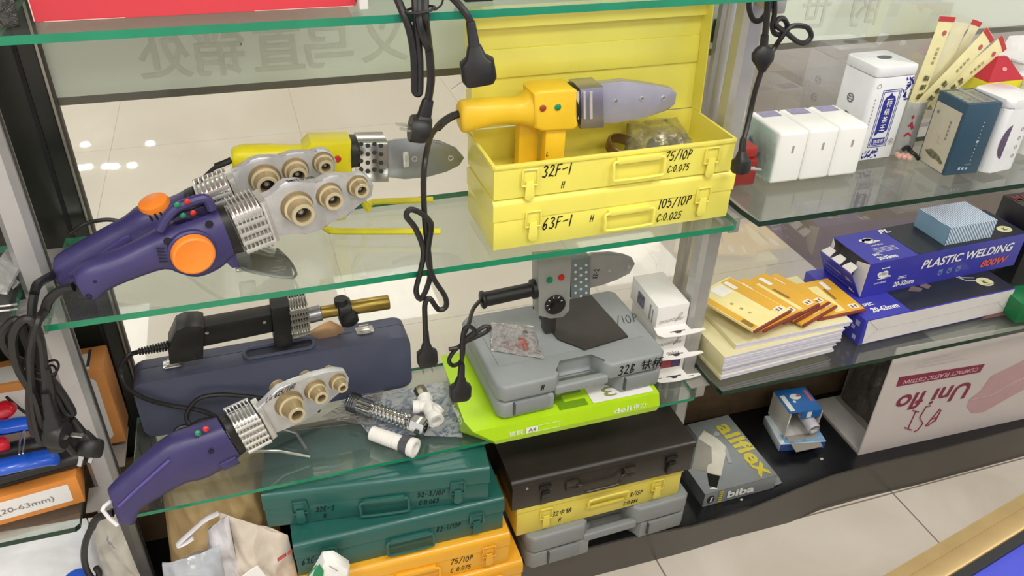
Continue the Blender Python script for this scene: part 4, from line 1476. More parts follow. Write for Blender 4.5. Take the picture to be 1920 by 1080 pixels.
# ---- lime paper pack under the grey case
LIME = P('lime wrapper', 'b2dd18', 0.35, var=0.05, vs=12, coat=0.2)
LIME_D = P('dark lime print', '6f9a12', 0.35, var=0.05, vs=12, coat=0.2)
t = thing('paper_pack', 'lime green wrapped paper pack under the grey plastic case, white lettering on its edge', 'paper pack', (0.300, 0.986, ZL))
b = MB()
lo = b.ring([(0.028, 0.002, 0), (0.344, 0.002, 0), (0.348, 0.220, 0), (0.0, 0.222, 0), (-0.022, 0.045, 0.002)])
mi = b.ring([(0.022, -0.002, 0.012), (0.347, -0.001, 0.014), (0.350, 0.222, 0.012), (-0.010, 0.224, 0.012), (-0.026, 0.040, 0.010)])
hi = b.ring([(-0.014, 0.002, 0.0405), (0.344, 0.003, 0.0420), (0.346, 0.220, 0.0420), (-0.018, 0.222, 0.0415), (-0.022, 0.030, 0.0405)])
b.skin([lo, mi, hi])
body = part(b, 'wrapper', LIME, t, angle=20)
zt = 0.0422
part(rect(rect(MB(), (0, 0, zt), UX, UY, .215, .336, .010, .10), (0, 0, zt), UX, UY, .215, .336, .1, .20), 'white_panel', WHITE, t)
b = MB()
for x, y, w, d in ((.115, .028, .05, .02), (.15, .010, .055, .018), (.165, .046, .04, .03), (.10, .05, .06, .02)):
    rect(b, (0, 0, zt), UX, UY, x, x + w, y, y + d, lift=.0003)
part(b, 'print_block', LIME_D, t)
b = MB()
type_on(b, 'deli', (.252, -.0012, .017), UX, UZ, h=.013, w=.036, bold=.02)
type_on(b, '得力', (.291, -.0012, .018), UX, UZ, h=.012, w=.026, bold=.01)
type_on(b, '信锐', (.050, -.0032, .017), UX, UZ, h=.012, w=.026, bold=.01)
rect(b, (0, -.0032, 0), UX, UZ, .082, .104, .016, .030, lift=.0004)
rect(b, (0, -.0030, 0), UX, UZ, .1045, .146, .016, .0168, lift=.0004); rect(b, (0, -.0030, 0), UX, UZ, .1045, .146, .0292, .030, lift=.0004); rect(b, (0, -.003, 0), UX, UZ, .1452, .146, .016, .03, lift=.0004)
q0, q1 = Vector((-.0262, .095, .027)), Vector((-.0262, .045, .027))
type_on(b, 'deli得力', q0 + Vector((-.001, 0, -.006)), (.05, -1, 0), (.25, 0, 1), h=.014, w=.052, bold=.015, lift=.001)
part(b, 'lettering', WINK, t)
b = MB()
type_on(b, 'A4', (.0855, -.0036, .0185), UX, UZ, h=.009, w=.015, bold=.02, lift=.0008)
type_on(b, 'O', (.262, .085, zt), -UX, -UY, h=.026, w=.030, bold=.01, lift=.0008)
type_on(b, '3', (.268, .045, zt), -UX, -UY, h=.026, w=.026, bold=.01, lift=.0008)
type_on(b, 'L', (.322, .060, zt), -UX, -UY, h=.022, w=.018, bold=.01, lift=.0008)
part(b, 'grey_lettering', P('olive ink', '8d9a62', .5), t)

# ---- blue-grey case standing on its long side, handle up
NAVYG = P('blue grey coated steel', '4f5369', 0.5, var=0.06, vs=14, bump=0.12, bs=900)
CW, CD, CH = 0.476, 0.066, 0.121
t = thing('instrument_case', 'long blue-grey metal case standing behind the lower purple tool, black bar tool on top', 'tool case', (-0.2555, 1.174, ZL), math.radians(1.2))
b = MB()
r = .018
b.T = Matrix(((1, 0, 0, 0), (0, 0, -1, 0), (0, 1, 0, 0), (0, 0, 0, 1)))
o1 = rrect(0, CW, 0, CH, r, 5)
b.prism(o1, -CD * .60, 0.0, .002)
part(b, 'body', NAVYG, t)
b = MB()
b.T = Matrix(((1, 0, 0, 0), (0, 0, -1, 0), (0, 1, 0, 0), (0, 0, 0, 1)))
b.prism([(x, y) for x, y in o1], -CD, -CD * .60 - .0015, .002)
part(b, 'lid', NAVYG, t)
for x in (.066, .40):
    b = MB().box(x - .016, x + .016, CD * .44, CD * .76, CH, CH + .0022, .0008).box(x - .010, x + .010, CD * .50, CD * .70, CH + .002, CH + .005, .001)
    l = part(b, 'latch', P('nickel latch', 'c9c7c2', .25, .85), t)
    part(MB().tube([(x - .012, CD * .42, CH + .003), (x + .012, CD * .42, CH + .003)], .0022, 8, 0).tube([(x - .009, CD * .78, CH + .003), (x + .009, CD * .78, CH + .003)], .0018, 8, 0), 'hinge_pin', PIN, l)
b = MB()
b.tube([(x, y, CH + .003) for x, y in rrect(.185, .305, .012, .042, .011, 4)], .0034, 8, 0, closed=True)
hd = part(b, 'carry_handle', NAVYG, t)
part(MB().box(.190, .300, .016, .038, CH - .001, CH + .0008), 'handle_well', P('dark well', '2e2f3b', .6), hd)

# ---- three white hang-tab boxes
for i, (lab, dx, dy) in enumerate((('white hang-tab box at the bottom of its stack of three, red and purple label showing', .006, -.006), ('white hang-tab box in the middle of the stack of three beside the upright', -.002, 0.0), ('white hang-tab box topmost of the stack of three, a grey picture on its side', -.012, .006))):
    H = .052
    bx = Box('hang_tab_box', lab, 'box', (0.681 + dx * .3, 1.088 + dy * .5, ZL + i * (H + .0015)), -2 + i * .5, .066, .115, H, WHITE, 'white hang-tab boxes', .001)
    W = bx.W
    b = MB()
    z0, z1 = .0025, .004
    pts = [(-.002, .004), (-.005, -.020), (.004, -.030), (.036, -.033), (.074, -.031), (.094, -.027), (.092, -.021), (.066, -.019), (.064, .004)]
    n = len(pts)
    lo = b.ring([(x, y, z0 + y * .02) for x, y in pts]); hi = b.ring([(x, y, z1 + y * .02) for x, y in pts]); b.skin([lo, hi])
    tb = bx.put(b, 'hang_tab', WHITE)
    b = MB()
    o = Vector((0, 0, z1 - .0008))
    patch(b, o, UX, UY, [(.022, -.020), (.030, -.020), (.034, -.025), (.042, -.025), (.046, -.020), (.054, -.020), (.054, -.017), (.022, -.017)], .0006)
    if i == 0:
        rect(b, o, UX, UY, .001, .012, -.019, -.0175, .0006); rect(b, o, UX, UY, .066, .078, -.026, -.0245, .0006)
    part(b, 'hang_slot', P('dark slot', '3b3a38', .5), tb)
    if i == 0:
        b = MB(); rect(b, *bx.front(), .012, .058, .012, .034); bx.put(b, 'label_red', P('red purple label', '9c3340', .4, var=.3, vs=50))
        b = MB(); rect(b, *bx.front(), .038, .058, .012, .034, .0007); bx.put(b, 'label_purple', P('dark purple label', '40265a', .4, var=.2))
    else:
        b = MB()
        o, u, v = bx.front()
        type_on(b, 'mounts', Vector((.006, 0, .012)), u + v * .1, v, h=.008, w=.034, shear=.3)
        b.tube([Vector((.040, -.0008, .012)), Vector((.047, -.0008, .022)), Vector((.054, -.0008, .030)), Vector((.050, -.0008, .032)), Vector((.045, -.0008, .020)), Vector((.056, -.0008, .018))], .0006, 4, 4)
        for k in range(4):
            b.tube([Vector((.040 + k * .004, -.0008, .015)), Vector((.045 + k * .004, -.0008, .022))], .0005, 4, 0)
        bx.put(b, 'faint_lettering', P('grey ink', '9b9793', .5))
        o, u, v = bx.lside()
        b = MB(); rect(b, o, u, v, bx.D - .085, bx.D - .055, .010, .038)
        if i == 2:
            bx.put(b, 'side_picture', P('grey violet print', '6b6a7c', .5, var=.5, vs=120))
            b = MB(); rect(b, o, u, v, bx.D - .032, bx.D - .026, .006, .040); rect(b, o, u, v, bx.D - .020, bx.D - .016, .006, .036); bx.put(b, 'side_lettering', P('grey ink', '9b9793', .5))
        else:
            b.bm.free()
            b = MB(); type_on(b, 'G6512', Vector((.020, -.018, .004 + .0005)), UX, UY, h=.006, w=.026, lift=.0012); bx.put(b, 'tab_lettering', BLACK_INK)

# ---- screw bag on the grey case
def sheet(b, c, nu=22, nv=18, bulge=0.0, amp=0.004, sc=60.0, seed=0, push=None, edge=True):
    """crumpled film between four corners c = [lower a, lower b, upper b, upper a]"""
    from mathutils import noise
    A, B_, C_, D_ = [Vector(p) for p in c]
    n0 = (B_ - A).cross(D_ - A).normalized()

    def fn(u, v):
        p = (A * (1 - u) + B_ * u) * (1 - v) + (D_ * (1 - u) + C_ * u) * v
        w = math.sin(math.pi * u) * math.sin(math.pi * v)
        q = Vector((p.x * sc * 1.5 + p.z * sc * .4, p.y * sc, p.z * sc * .6)) + Vector((seed * 7.3, seed * 3.1, 0))
        d = noise.noise(q) + .7 * (.35 - abs(noise.noise(q * 1.7))) + .12 * noise.noise(q * 4.3)
        k = (.25 + .75 * min(1, w * 2)) if edge else 1
        return p + n0 * (bulge * (w ** .6) + amp * d * k) + (push(u, v) if push else Vector())
    b.grid(fn, nu, nv)
    return b


def bag(b, c, bulge, amp, sc=60, seed=0, nu=22, nv=18, back=.5):
    sheet(b, c, nu, nv, bulge, amp, sc, seed)
    sheet(b, c, nu, nv, -bulge * back, amp, sc, seed + 1)
    return b


zc = .5725 + .0035
t = thing('screw_bag', 'small clear bag of reddish fittings on the grey plastic case, by the grey tool', 'bag', tuple(atz(965, 640, zc)))
c = [atz(x, y, zc) for x, y in ((921, 657), (1020, 673), (1001, 612), (920, 604))]
b = bag(MB(), c, .010, .007, 55, 3, 26, 22, .0)
build_in(b, 'bag_film', film('wrinkled clear screw film', 'efecea', .30, .12, 1.6, wrinkle=.8, ws=60), t, angle=60)
for (px, py, L, r, m_) in ((945, 640, .018, .0045, 'a08a86'), (962, 628, .02, .004, '8d8581'), (975, 645, .024, .006, 'b0827a'), (985, 652, .018, .005, 'a87268'), (955, 652, .016, .004, '94807c'), (985, 628, .014, .004, '77706c')):
    p = atz(px, py, zc + r)
    a = px * .7
    d = Vector((math.cos(a), math.sin(a), 0))
    build_in(MB().lathe([(r * 1.5, 0), (r * 1.5, r * .8), (r, r * .8), (r, L), (r * .6, L)], p - d * L / 2, d, 14), 'fitting', P('fitting ' + m_, m_, .35, .4), t)

# ---- valves in and by a printed bag on the lower glass
CHR = P('chrome', 'e3e3e3', .08, 1.0, var=.02)
PVC = P('white pipe plastic', 'eeece6', .35, var=.02)
DBAND = P('dark grey band', '55565a', .35, .3)
t = thing('fitting_bag', 'flat clear bag printed in blue, lying on the glass under the chrome and white valves', 'bag', tuple(atz(750, 790, ZL)))
b = MB()
bag_m = film('blue printed bag film', 'dbe3ec', .34, .1, 1.3, wrinkle=.6, ws=40)
nt = bag_m.node_tree
df = next(n for n in nt.nodes if n.type == 'BSDF_DIFFUSE')
tc = nt.nodes.new('ShaderNodeTexCoord'); nz = nt.nodes.new('ShaderNodeTexNoise'); nz.inputs['Scale'].default_value = 38; nz.inputs['Distortion'].default_value = 2.5; nz.inputs['Detail'].default_value = 3
cr = nt.nodes.new('ShaderNodeValToRGB'); cr.color_ramp.elements[0].position = .40; cr.color_ramp.elements[1].position = .52
cr.color_ramp.elements[0].color = hx('7f97c8'); cr.color_ramp.elements[1].color = hx('eef1f4')
nt.links.new(tc.outputs['Object'], nz.inputs[0]); nt.links.new(nz.outputs[0], cr.inputs[0]); nt.links.new(cr.outputs[0], df.inputs[0])
sheet(b, [atz(x, y, ZL + .0035) for x, y in ((690, 812), (868, 820), (842, 714), (640, 752))], 26, 20, .0, .003, 45, 5)
build_in(b, 'bag_film', bag_m, t, angle=60)
b = MB(); sheet(b, [atz(x, y, ZL + .004) for x, y in ((602, 782), (700, 800), (720, 732), (690, 728))], 12, 12, .001, .003, 45, 8)
build_in(b, 'bag_mouth', film('wrinkled clear film', 'e9e6e4', .20, .12, 1.6, wrinkle=.9, ws=70), t, angle=60)
t = thing('chrome_valve', 'long chrome valve with a dark knurled head lying on the printed bag', 'valve', tuple(atz(725, 780, ZL)))
p0, p1 = atz(655, 752, ZL + .023), atz(798, 803, ZL + .019)
d = p1 - p0; L = d.length
build_in(MB().lathe([(0.0154, 0), (0.0186, .003)] + sum([[(0.0186, .004 + k * .004), (0.0173, .006 + k * .004)] for k in range(4)], []) + [(0.0147, .022)], p0, d, 24), 'knurled_head', P('smoked chrome', '6d6f74', .15, .9), t)
pr = [(0.0147, .020), (0.0151, .050), (0.0109, .052)]
for k in range(9):
    h = .054 + k * (L - .088) / 9
    pr += [(0.0109, h), (0.0143, h + .003), (0.0143, h + .005), (0.0109, h + .008)]
pr += [(0.0115, L - .030)]
build_in(MB().lathe(pr, p0, d, 24), 'valve_body', CHR, t)
build_in(MB().lathe([(0.0160, L - .030), (0.0173, L - .026), (0.0173, L - .004), (0.0154, L), (0.0102, L), (0.0102, L - .01), (0, L - .01)], p0, d, 6), 'hex_nut', CHR, t)
t = thing('plastic_valve', 'white plastic valve with two open outlets and a chrome cap, behind the chrome valve', 'valve', tuple(atz(805, 775, ZL)))
p0, p1 = atz(786, 728, ZL + .030), atz(818, 790, ZL + .018)
d = p1 - p0; L = d.length
build_in(MB().lathe([(.010, 0), (.0125, .002), (.0125, .022), (.0105, .024)], p0, d, 8), 'chrome_cap', P('warm chrome', 'a9a391', .15, .9), t)
b = MB().lathe([(.0115, .022), (.014, .024), (.014, .034), (.0105, .036), (.0115, .046), (.0135, .05), (.0135, L - .018), (.0150, L - .016), (.0155, L), (.0105, L), (.0105, L - .014), (0, L - .014)], p0, d, 22)
q0 = p0.lerp(p1, .55); q1 = atz(780, 763, ZL + .024)
b.lathe([(.010, 0), (.0100, .016), (.0125, .017), (.0125, .028), (.0088, .028), (.0088, .016), (0, .016)], q0, q1 - q0, 20)
build_in(b, 'valve_body', PVC, t)
q0 = p0.lerp(p1, .8); q1 = atz(826, 760, ZL + .036)
build_in(MB().lathe([(.009, 0), (.0095, .012), (.012, .013), (.012, .018), (.006, .019), (.0055, .016), (0, .016)], q0, q1 - q0, 18), 'side_port', PVC, t)
t = thing('pipe_coupling', 'white ribbed pipe coupling with a dark band, its open ring end towards the glass edge', 'coupling', tuple(atz(740, 830, ZL)))
p0, p1 = atz(697, 812, ZL + .0145), atz(780, 841, ZL + .0175)
d = p1 - p0; L = d.length
build_in(MB().lathe([(0.0103, 0), (0.0132, .001), (0.0132, L * .27), (0.0109, L * .29), (0.0136, L * .31), (0.0136, L * .50), (0.0109, L * .52), (0.0136, L * .54), (0.0136, L * .68), (0.0115, L * .69)], p0, d, 24), 'sleeve', PVC, t)
build_in(MB().lathe([(0.0144, L * .68), (0.0167, L * .70), (0.0172, L * .86), (0.0159, L * .87)], p0, d, 24), 'dark_band', DBAND, t)
build_in(MB().lathe([(0.0161, L * .86), (0.0170, L * .88), (0.0170, L * .99), (0.0149, L), (0.0109, L), (0.0098, L * .84), (0, L * .84)], p0, d, 26), 'end_ring', PVC, t)

# ---- orange carton behind the upright, and the orange box, case and pliers on the short shelves
ORC = P('orange carton board', 'c98545', .6, var=.06, vs=20)
WPR = P('white printed carton', 'dcd6d2', .5, var=.03)
bx = Box('carton', 'orange-edged carton with white panels standing behind the upright, beside the blue-grey case', 'carton', (-0.80, 1.172, ZL), 0.6, .512, .068, .162, ORC)
b = MB()
o, u, v = bx.front()
patch(b, o, u, v, [(q[0], q[1]) for q in rrect(.02, .496, .012, .148, .012)], .0005)
rect(b, *bx.top(), .01, .490, .006, .05, .0005)
bx.put(b, 'white_panel', WPR)
b = MB(); rect(b, *bx.top(), .485, .490, .012, .06, .0008); bx.put(b, 'flap_gap', P('dark slot', '3b3a38', .5))
b = MB(); [rect(b, o, u, v, .472, .476, .035 + k * .006, .039 + k * .006, .001) for k in range(6)]; bx.put(b, 'lettering', P('grey ink', '9b9793', .5))
bx = Box('carton', 'flat orange box marked 20-63mm on a white strip, under the flat black case', 'carton', (-0.80, 0.995, ZL), 7.0, .462, .11, .056, P('bright orange carton', 'e28f3c', .55, var=.05))
b = MB(); o, u, v = bx.front(); rect(b, o, u, v, .02, .447, .010, .046); bx.put(b, 'white_strip', WHITE)
b = MB(); type_on(b, '(20-63mm)', o + u * .345 + v * .018, u, v, h=.013, w=.078, bold=.01, lift=.0009); bx.put(b, 'lettering', P('grey brown ink', '8b7f7c', .5))
p = aty(160, 880, 1.045)
t = thing('tool_pouch', 'flat black case lying on the orange box under the blue-handled pliers', 'case', (-0.72, 1.012, ZL + .057), math.radians(8))
part(MB().box(0, .400, 0, .085, 0, .026, .009, 4), 'shell', P('black soft plastic', '222120', .42, var=.1), t, angle=50)
part(MB().box(-.001, .401, -.001, .086, .0105, .0125, .001), 'seam', P('dark seam line', '0f0f0f', .6), t)
BLU = P('blue grip', '1c56c8', .3, var=.04, coat=.3)
RED = P('red grip', 'c0182c', .3, var=.05, coat=.2)
t = thing('pliers', 'pair of pliers with two bright blue grips lying on the black case', 'pliers', tuple(aty(40, 860, 1.04)))
b = MB()
b.tube([aty(-60, 884, 1.02), aty(0, 876, 1.03), aty(50, 865, 1.035), aty(92, 858, 1.045), aty(104, 862, 1.05)], lambda t_: .0165 * (1 - .5 * max(0, t_ - .85) / .15), 14, 6, flat=.62)
build_in(b, 'grip', BLU, t)
b = MB()
b.tube([aty(-60, 804, 1.08), aty(0, 802, 1.09), aty(50, 794, 1.10), aty(110, 792, 1.11), aty(124, 796, 1.115)], lambda t_: .0155 * (1 - .5 * max(0, t_ - .85) / .15), 14, 6, flat=.62)
build_in(b, 'grip', BLU, t)
b = MB()
b.tube([aty(-60, 852, 1.05), aty(0, 844, 1.06), aty(50, 834, 1.07), aty(110, 824, 1.075)], .012, 12, 5, flat=.6)
build_in(b, 'inner_handle', BLKP, t)
b = MB()
b.tube([aty(36, 852, 1.02), aty(37, 830, 1.05), aty(42, 812, 1.075), aty(47, 808, 1.08), aty(46, 830, 1.055), aty(43, 850, 1.025)], .0013, 6, 4)
build_in(b, 'wire_clip', PIN, t)
t = thing('pliers', 'red-handled pliers half hidden behind the blue-handled ones', 'pliers', tuple(aty(0, 790, 1.13)))
build_in(MB().tube([aty(-70, 782, 1.12), aty(-10, 775, 1.125), aty(12, 768, 1.13), aty(18, 772, 1.13)], .0185, 14, 5, flat=.7), 'grip', RED, t)
build_in(MB().tube([aty(-60, 838, 1.045), aty(-5, 834, 1.05), aty(8, 832, 1.055)], .013, 12, 5, flat=.8), 'grip', RED, t)
build_in(MB().tube([aty(12, 744, 1.14), aty(30, 760, 1.14), aty(52, 776, 1.135), aty(75, 780, 1.13)], .0024, 8, 4), 'spring', BLKP, t)
p = aty(3, 440, 1.15)
bx = Box('carton', 'sliver of a red box showing beside the upright at its upper middle', 'carton', (-.58, 1.12, .885), 0, .128, .08, .085, P('red carton', 'b3202e', .4))
t = thing('blister_pack', 'grey clear blister pack leaning on the short glass shelf behind the hanging cords', 'package', tuple(aty(15, 560, 1.08)))
b = MB()
for k, (a, c_) in enumerate((((-40, 545), (16, 470)), ((-40, 600), (24, 500)), ((-20, 640), (34, 540)))):
    p0, p1 = aty(*a, 1.05 + .015 * k), aty(*c_, 1.12)
    p0.z, p1.z = max(p0.z, ZM + .016), max(p1.z, ZM + .016)
    lo = b.ring([p0, p0 + Vector((.03, 0, -.012)), p1 + Vector((.02, 0, -.012)), p1]); hi = b.ring([v.co + Vector((0, .004, .004)) for v in lo]); b.skin([lo, hi])
build_in(b, 'shell', film('grey blister film', 'b9bab6', .55, .2, 1.2, wrinkle=.4, ws=40), t)
bk = Vector((-.60, 1.05, ZM + .001))
build_in(MB().box(-.62, -.345, 1.06, 1.16, ZM + .001, ZM + .03, .004), 'backing', P('dark grey backing', '4b4d4a', .5, var=.2, vs=25), t)
for yy in (571, 580):
    build_in(MB().tube([aty(-40, yy + 6, 1.04), aty(10, yy + 2, 1.045), aty(32, yy - 1, 1.05)], .0018, 6, 3), 'wire', PIN, t)

# ---- bags and sacks at plinth level
TAN = film('tan plastic bag', 'd9ba86', .9, .3, .6, wrinkle=.2, ws=16)
t = thing('plastic_bag', 'large tan plastic bag slumped between the upright and the green cases', 'bag', (-.16, 1.09, .119))
b = bag(MB(), [Vector((-.262, 1.03, .12)), Vector((-.060, 1.05, .12)), Vector((-.062, 1.17, .420)), Vector((-.242, 1.16, .425))], .085, .034, 11, 2, 60, 60, .4)
build_in(b, 'bag_body', TAN, t, angle=60)
t = thing('plastic_bag', 'pale beige plastic sack beside the green cases, two red printed marks on it', 'bag', (-.08, 1.0, .119))
b = bag(MB(), [Vector((-.185, .985, .12)), Vector((-.035, .955, .12)), Vector((-.045, .995, .335)), Vector((-.145, 1.01, .41))], .022, .030, 13, 9, 60, 60, .6)
build_in(b, 'bag_body', film('beige plastic sack', 'e2d6c6', .92, .3, .6, wrinkle=.15, ws=16), t, angle=60)
b = MB()
for a, c_ in (((521, 1050), (536, 1040)), ((540, 1038), (548, 1032))):
    b.tube([aty(*a, .958), aty(*c_, .958)], .004, 6, 0, flat=.4)
build_in(b, 'print_mark', P('red print', 'b5504a', .6), t)
t = thing('plastic_bag', 'white carrier bag with twisted handles standing before the tan bag', 'bag', (-.19, .98, .119))
b = bag(MB(), [Vector((-.225, .968, .12)), Vector((-.135, .962, .12)), Vector((-.130, .985, .425)), Vector((-.165, .995, .395))], .020, .030, 20, 12, 50, 60, .6)
WB = film('white carrier film', 'e6e3e6', .80, .25, .8, wrinkle=.25, ws=18)
build_in(b, 'bag_body', WB, t, angle=60)
build_in(MB().tube([aty(362, 1008, .962), aty(346, 1018, .96), aty(332, 1022, .958), aty(360, 996, .965), aty(384, 975, .97), aty(410, 962, .975)], .006, 8, 5, flat=.4), 'handle', WB, t)
t = thing('plastic_bag', 'clear crinkled bag at the foot of the silver upright', 'bag', (-.22, .955, .119))
b = bag(MB(), [Vector((-.272, .935, .12)), Vector((-.155, .930, .12)), Vector((-.150, .955, .392)), Vector((-.240, .960, .375))], .024, .030, 16, 15, 60, 60, .6)
build_in(b, 'bag_body', film('clear blue-grey film', 'dde2ea', .50, .15, 1.3, wrinkle=.2, ws=22), t, angle=60)
q = [aty(452, 1084, .94), aty(500, 1082, .94), aty(484, 1062, .942), aty(470, 1070, .942)]
b = MB(); lo = b.ring(q); hi = b.ring([p + Vector((0, .002, .001)) for p in q]); b.skin([lo, hi])
tag(b.build('paper_slip', WHITE), 'small white card corner poking up before the beige sack', 'card')
t = thing('paper_sack', 'white sack with green print standing in front of the lowest dark green case', 'sack', tuple(aty(610, 1080, .90)))
b = MB()
q = [aty(568, 1110, .897), aty(650, 1110, .90), aty(656, 1060, .905), aty(626, 1041, .905), aty(606, 1043, .905)]
lo = b.ring(q); mid = b.ring([p + Vector((0, -.007, 0)) + (sum(q, Vector()) / 5 - p) * .15 for p in q]); bkr = b.ring([p + Vector((0, .010, 0)) for p in q])
b.skin([bkr, lo, mid])
build_in(b, 'sack_body', P('white sack paper', 'f3f3ef', .5), t, angle=50)
b = MB()
q = [aty(x, y, .8935) for x, y in ((585, 1084), (606, 1084), (607, 1070), (599, 1057), (590, 1068))]
b.poly(q)
b.tube([aty(574, 1084, .8935), aty(584, 1072, .8935), aty(594, 1060, .8935)], .0013, 6, 3)
build_in(b, 'green_print', P('green print', '1f8d5a', .5), t)
b = MB(); b.tube([aty(617, 1061, .893), aty(634, 1071, .893)], .0007, 6, 0); build_in(b, 'lettering', P('grey ink', '9b9793', .5), t)
t = thing('plastic_bag', 'puffed white bag under the short lower glass shelf by the upright', 'bag', (-.5, 1.06, .119))
b = bag(MB(), [Vector((-.66, 1.02, .12)), Vector((-.335, 1.0, .12)), Vector((-.352, 1.06, .41)), Vector((-.66, 1.08, .41))], .03, .016, 6, 21, 36, 30, .6)
build_in(b, 'bag_body', film('white bag film', 'eceef0', .85, .2, .9, wrinkle=.12, ws=9), t, angle=60)
t = thing('plastic_bag', 'grey-beige limp bag hanging between the black cord and the upright', 'bag', (-.31, 1.0, .119))
b = bag(MB(), [Vector((-.345, .99, .12)), Vector((-.277, .985, .12)), Vector((-.300, 1.03, .435)), Vector((-.340, 1.03, .44))], .010, .012, 24, 25, 24, 34, .6)
build_in(b, 'bag_body', film('grey beige film', 'c9c4b8', .85, .3, .7, wrinkle=.2, ws=14), t, angle=60)
p = aty(143, 1084, .965)
t = thing('bottle', 'bright blue bottle cap just showing at the very bottom beside the black cord', 'bottle', (p.x, p.y, .119))
part(MB().lathe([(.026, 0), (.028, .01), (.028, p.z - .119 - .06), (.012, p.z - .119 - .03)], (0, 0, 0), (0, 0, 1), 24), 'bottle_body', P('white bottle', 'dfe2e4', .4), t)
part(MB().lathe([(.022, p.z - .119 - .032), (.022, p.z - .119 - .004), (.018, p.z - .119), (0, p.z - .119)], (0, 0, 0), (0, 0, 1), 28, cap=False), 'cap', BLU, t)

# ---- inside the open yellow case
t = thing('parts_bag', 'clear bag of dark tool heads lying in the open yellow case under the heating plate', 'bag', (.60, 1.09, .921))
b = bag(MB(), [Vector((.545, 1.045, .925)), Vector((.70, 1.05, .925)), Vector((.69, 1.15, .968)), Vector((.60, 1.155, .965))], .022, .014, 24, 31, 26, 22, .3)
build_in(b, 'bag_film', film('amber clear film', 'e2dcb0', .16, .12, 1.5, wrinkle=.3, ws=35), t, angle=60)
for i, (x, y) in enumerate(((.615, 1.085), (.640, 1.080), (.655, 1.105), (.628, 1.11))):
    build_in(MB().lathe([(.012, 0), (.014, .004), (.014, .018), (.010, .024), (.006, .024), (.006, .01), (0, .01)], (x, y, .928), (.1 * i, -.3, 1), 20), 'tool_head', P('dark grey head', '4c4f4e', .35, .5), t)
p = atz(1166, 268, .955)
tag(MB().lathe([(.026, 0), (.028, .002), (.028, .016), (.026, .018), (.0235, .018), (.0235, 0)], (p.x, p.y, .940), (0.15, -.25, 1), 36, cap=False).build('ring_gauge', P('brown bronze ring', '6f5636', .35, .6)), 'brown metal ring lying in the open yellow case beside the bagged tool heads', 'ring')
t = thing('allen_key_set', 'small dark block with pale pins in the near corner of the open yellow case', 'tool part', (.352, 1.05, .921))
part(MB().box(-.015, .025, -.012, .012, 0, .014, .002), 'block', P('dark steel', '3c3a38', .4, .6), t)
for x in (-.004, .016):
    part(MB().cyl((x, 0, .012), (x + .001, .006, .036), .0018, n=8), 'pin', PIN, t)

# ---- above: the topmost glass
bx = Box('gift_box', 'large bright red box on the topmost glass shelf', 'box', (-.2155, 1.047, ZT), 0, .3625, .15, .24, P('red paper box', 'e2434f', .45, var=.04, vs=5), bev=.0015)
b = MB(); rect(b, Vector((0, -.0006, 0)), UX, UZ, 0, .0014, .002, .238, .0002); rect(b, Vector((0, -.0006, 0)), UX, UZ, .01, .095, .0006, .0016, .0002); rect(b, Vector((0, -.0006, 0)), UX, UZ, .24, .36, .0006, .0014, .0002)
bx.put(b, 'worn_edge', P('pale worn card', 'f0b9b2', .6))
tag(MB().box(.149, .160, 1.03, 1.10, ZT, ZT + .2, .001).build('carton', WHITE), 'thin white carton beside the red box on the topmost glass', 'carton')
t = thing('plastic_bag', 'crumpled glossy black bag on the dark end of the topmost glass', 'bag', (-.33, 1.09, ZT))
b = bag(MB(), [Vector((-.50, 1.01, ZT + .004)), Vector((-.225, 1.02, ZT + .004)), Vector((-.235, 1.12, ZT + .13)), Vector((-.50, 1.12, ZT + .13))], .012, .022, 26, 41, 30, 26, .2)
build_in(b, 'bag_body', film('glossy black film', '2a2b27', .95, .18, 1.2, wrinkle=.8, ws=45), t, angle=60)
p0, p1 = atz(872, 6, ZT), atz(926, 3, ZT)
tag(MB().box(p0.x, p1.x, p0.y, p0.y + .06, ZT + .0005, ZT + .03, .002).build('box', BLKP), 'black box whose near edge shows on the topmost glass behind the hanging plug', 'box')

# ---- cords hanging over the edge of the topmost glass
YC = .988
t = thing('power_cord', 'black cord folded into a hanging loop over the topmost glass edge, tied with a strap', 'cord', tuple(aty(780, 30, YC)))
cord([aty(740, -14, 1.01), aty(756, 24, .992), aty(768, 56, YC), aty(776, 100, YC), aty(778, 150, YC), aty(778, 170, YC), aty(783, 175, YC), aty(787, 168, YC), aty(787, 120, YC), aty(784, 80, YC), aty(780, 30, YC), aty(778, -16, 1.0)], .0052, t, 'cord')
cord([aty(784, -14, 1.0), aty(786, 40, YC - .006), aty(792, 66, YC - .006), aty(800, 84, YC - .006), aty(805, 92, YC - .003)], .0050, t, 'cord')
b = MB()
q = aty(788, 18, YC)
b.tube([q + Vector((.018 * math.cos(a), .012 * math.sin(a), .002 * math.cos(a))) for a in [k * math.pi / 6 for k in range(12)]], .0018, 6, 3, True)
b.tube([q + Vector((.016, -.006, 0)), q + Vector((.024, -.008, .006)), q + Vector((.027, -.008, .014))], .0014, 6, 3)
build_in(b, 'cable_tie', BLKP, t)
t = thing('power_cord', 'black cord with a plug whose pale pins point sideways before the yellow tool tip', 'cord', tuple(aty(800, 120, YC)))
cord([aty(796, -14, 1.0), aty(797, 30, YC - .004), aty(800, 60, YC), aty(806, 110, YC), aty(808, 150, YC), aty(803, 188, YC)], .0052, t, 'cord')
tp, bt = aty(803, 186, YC), aty(784, 262, YC)
plug_flat(t, tp, bt, (.2, -1, .2), w=.036, th=.036, pins=2, pind=(-1, .05, .22), pinl=.020, puck=.0185)
t = thing('power_cord', 'black cord ending in an angular plug before the raised yellow lid', 'cord', tuple(aty(890, 60, YC)))
cord([aty(838, -14, 1.01), aty(860, 8, .995), aty(874, 26, YC), aty(884, 44, YC)], .0046, t, 'cord')
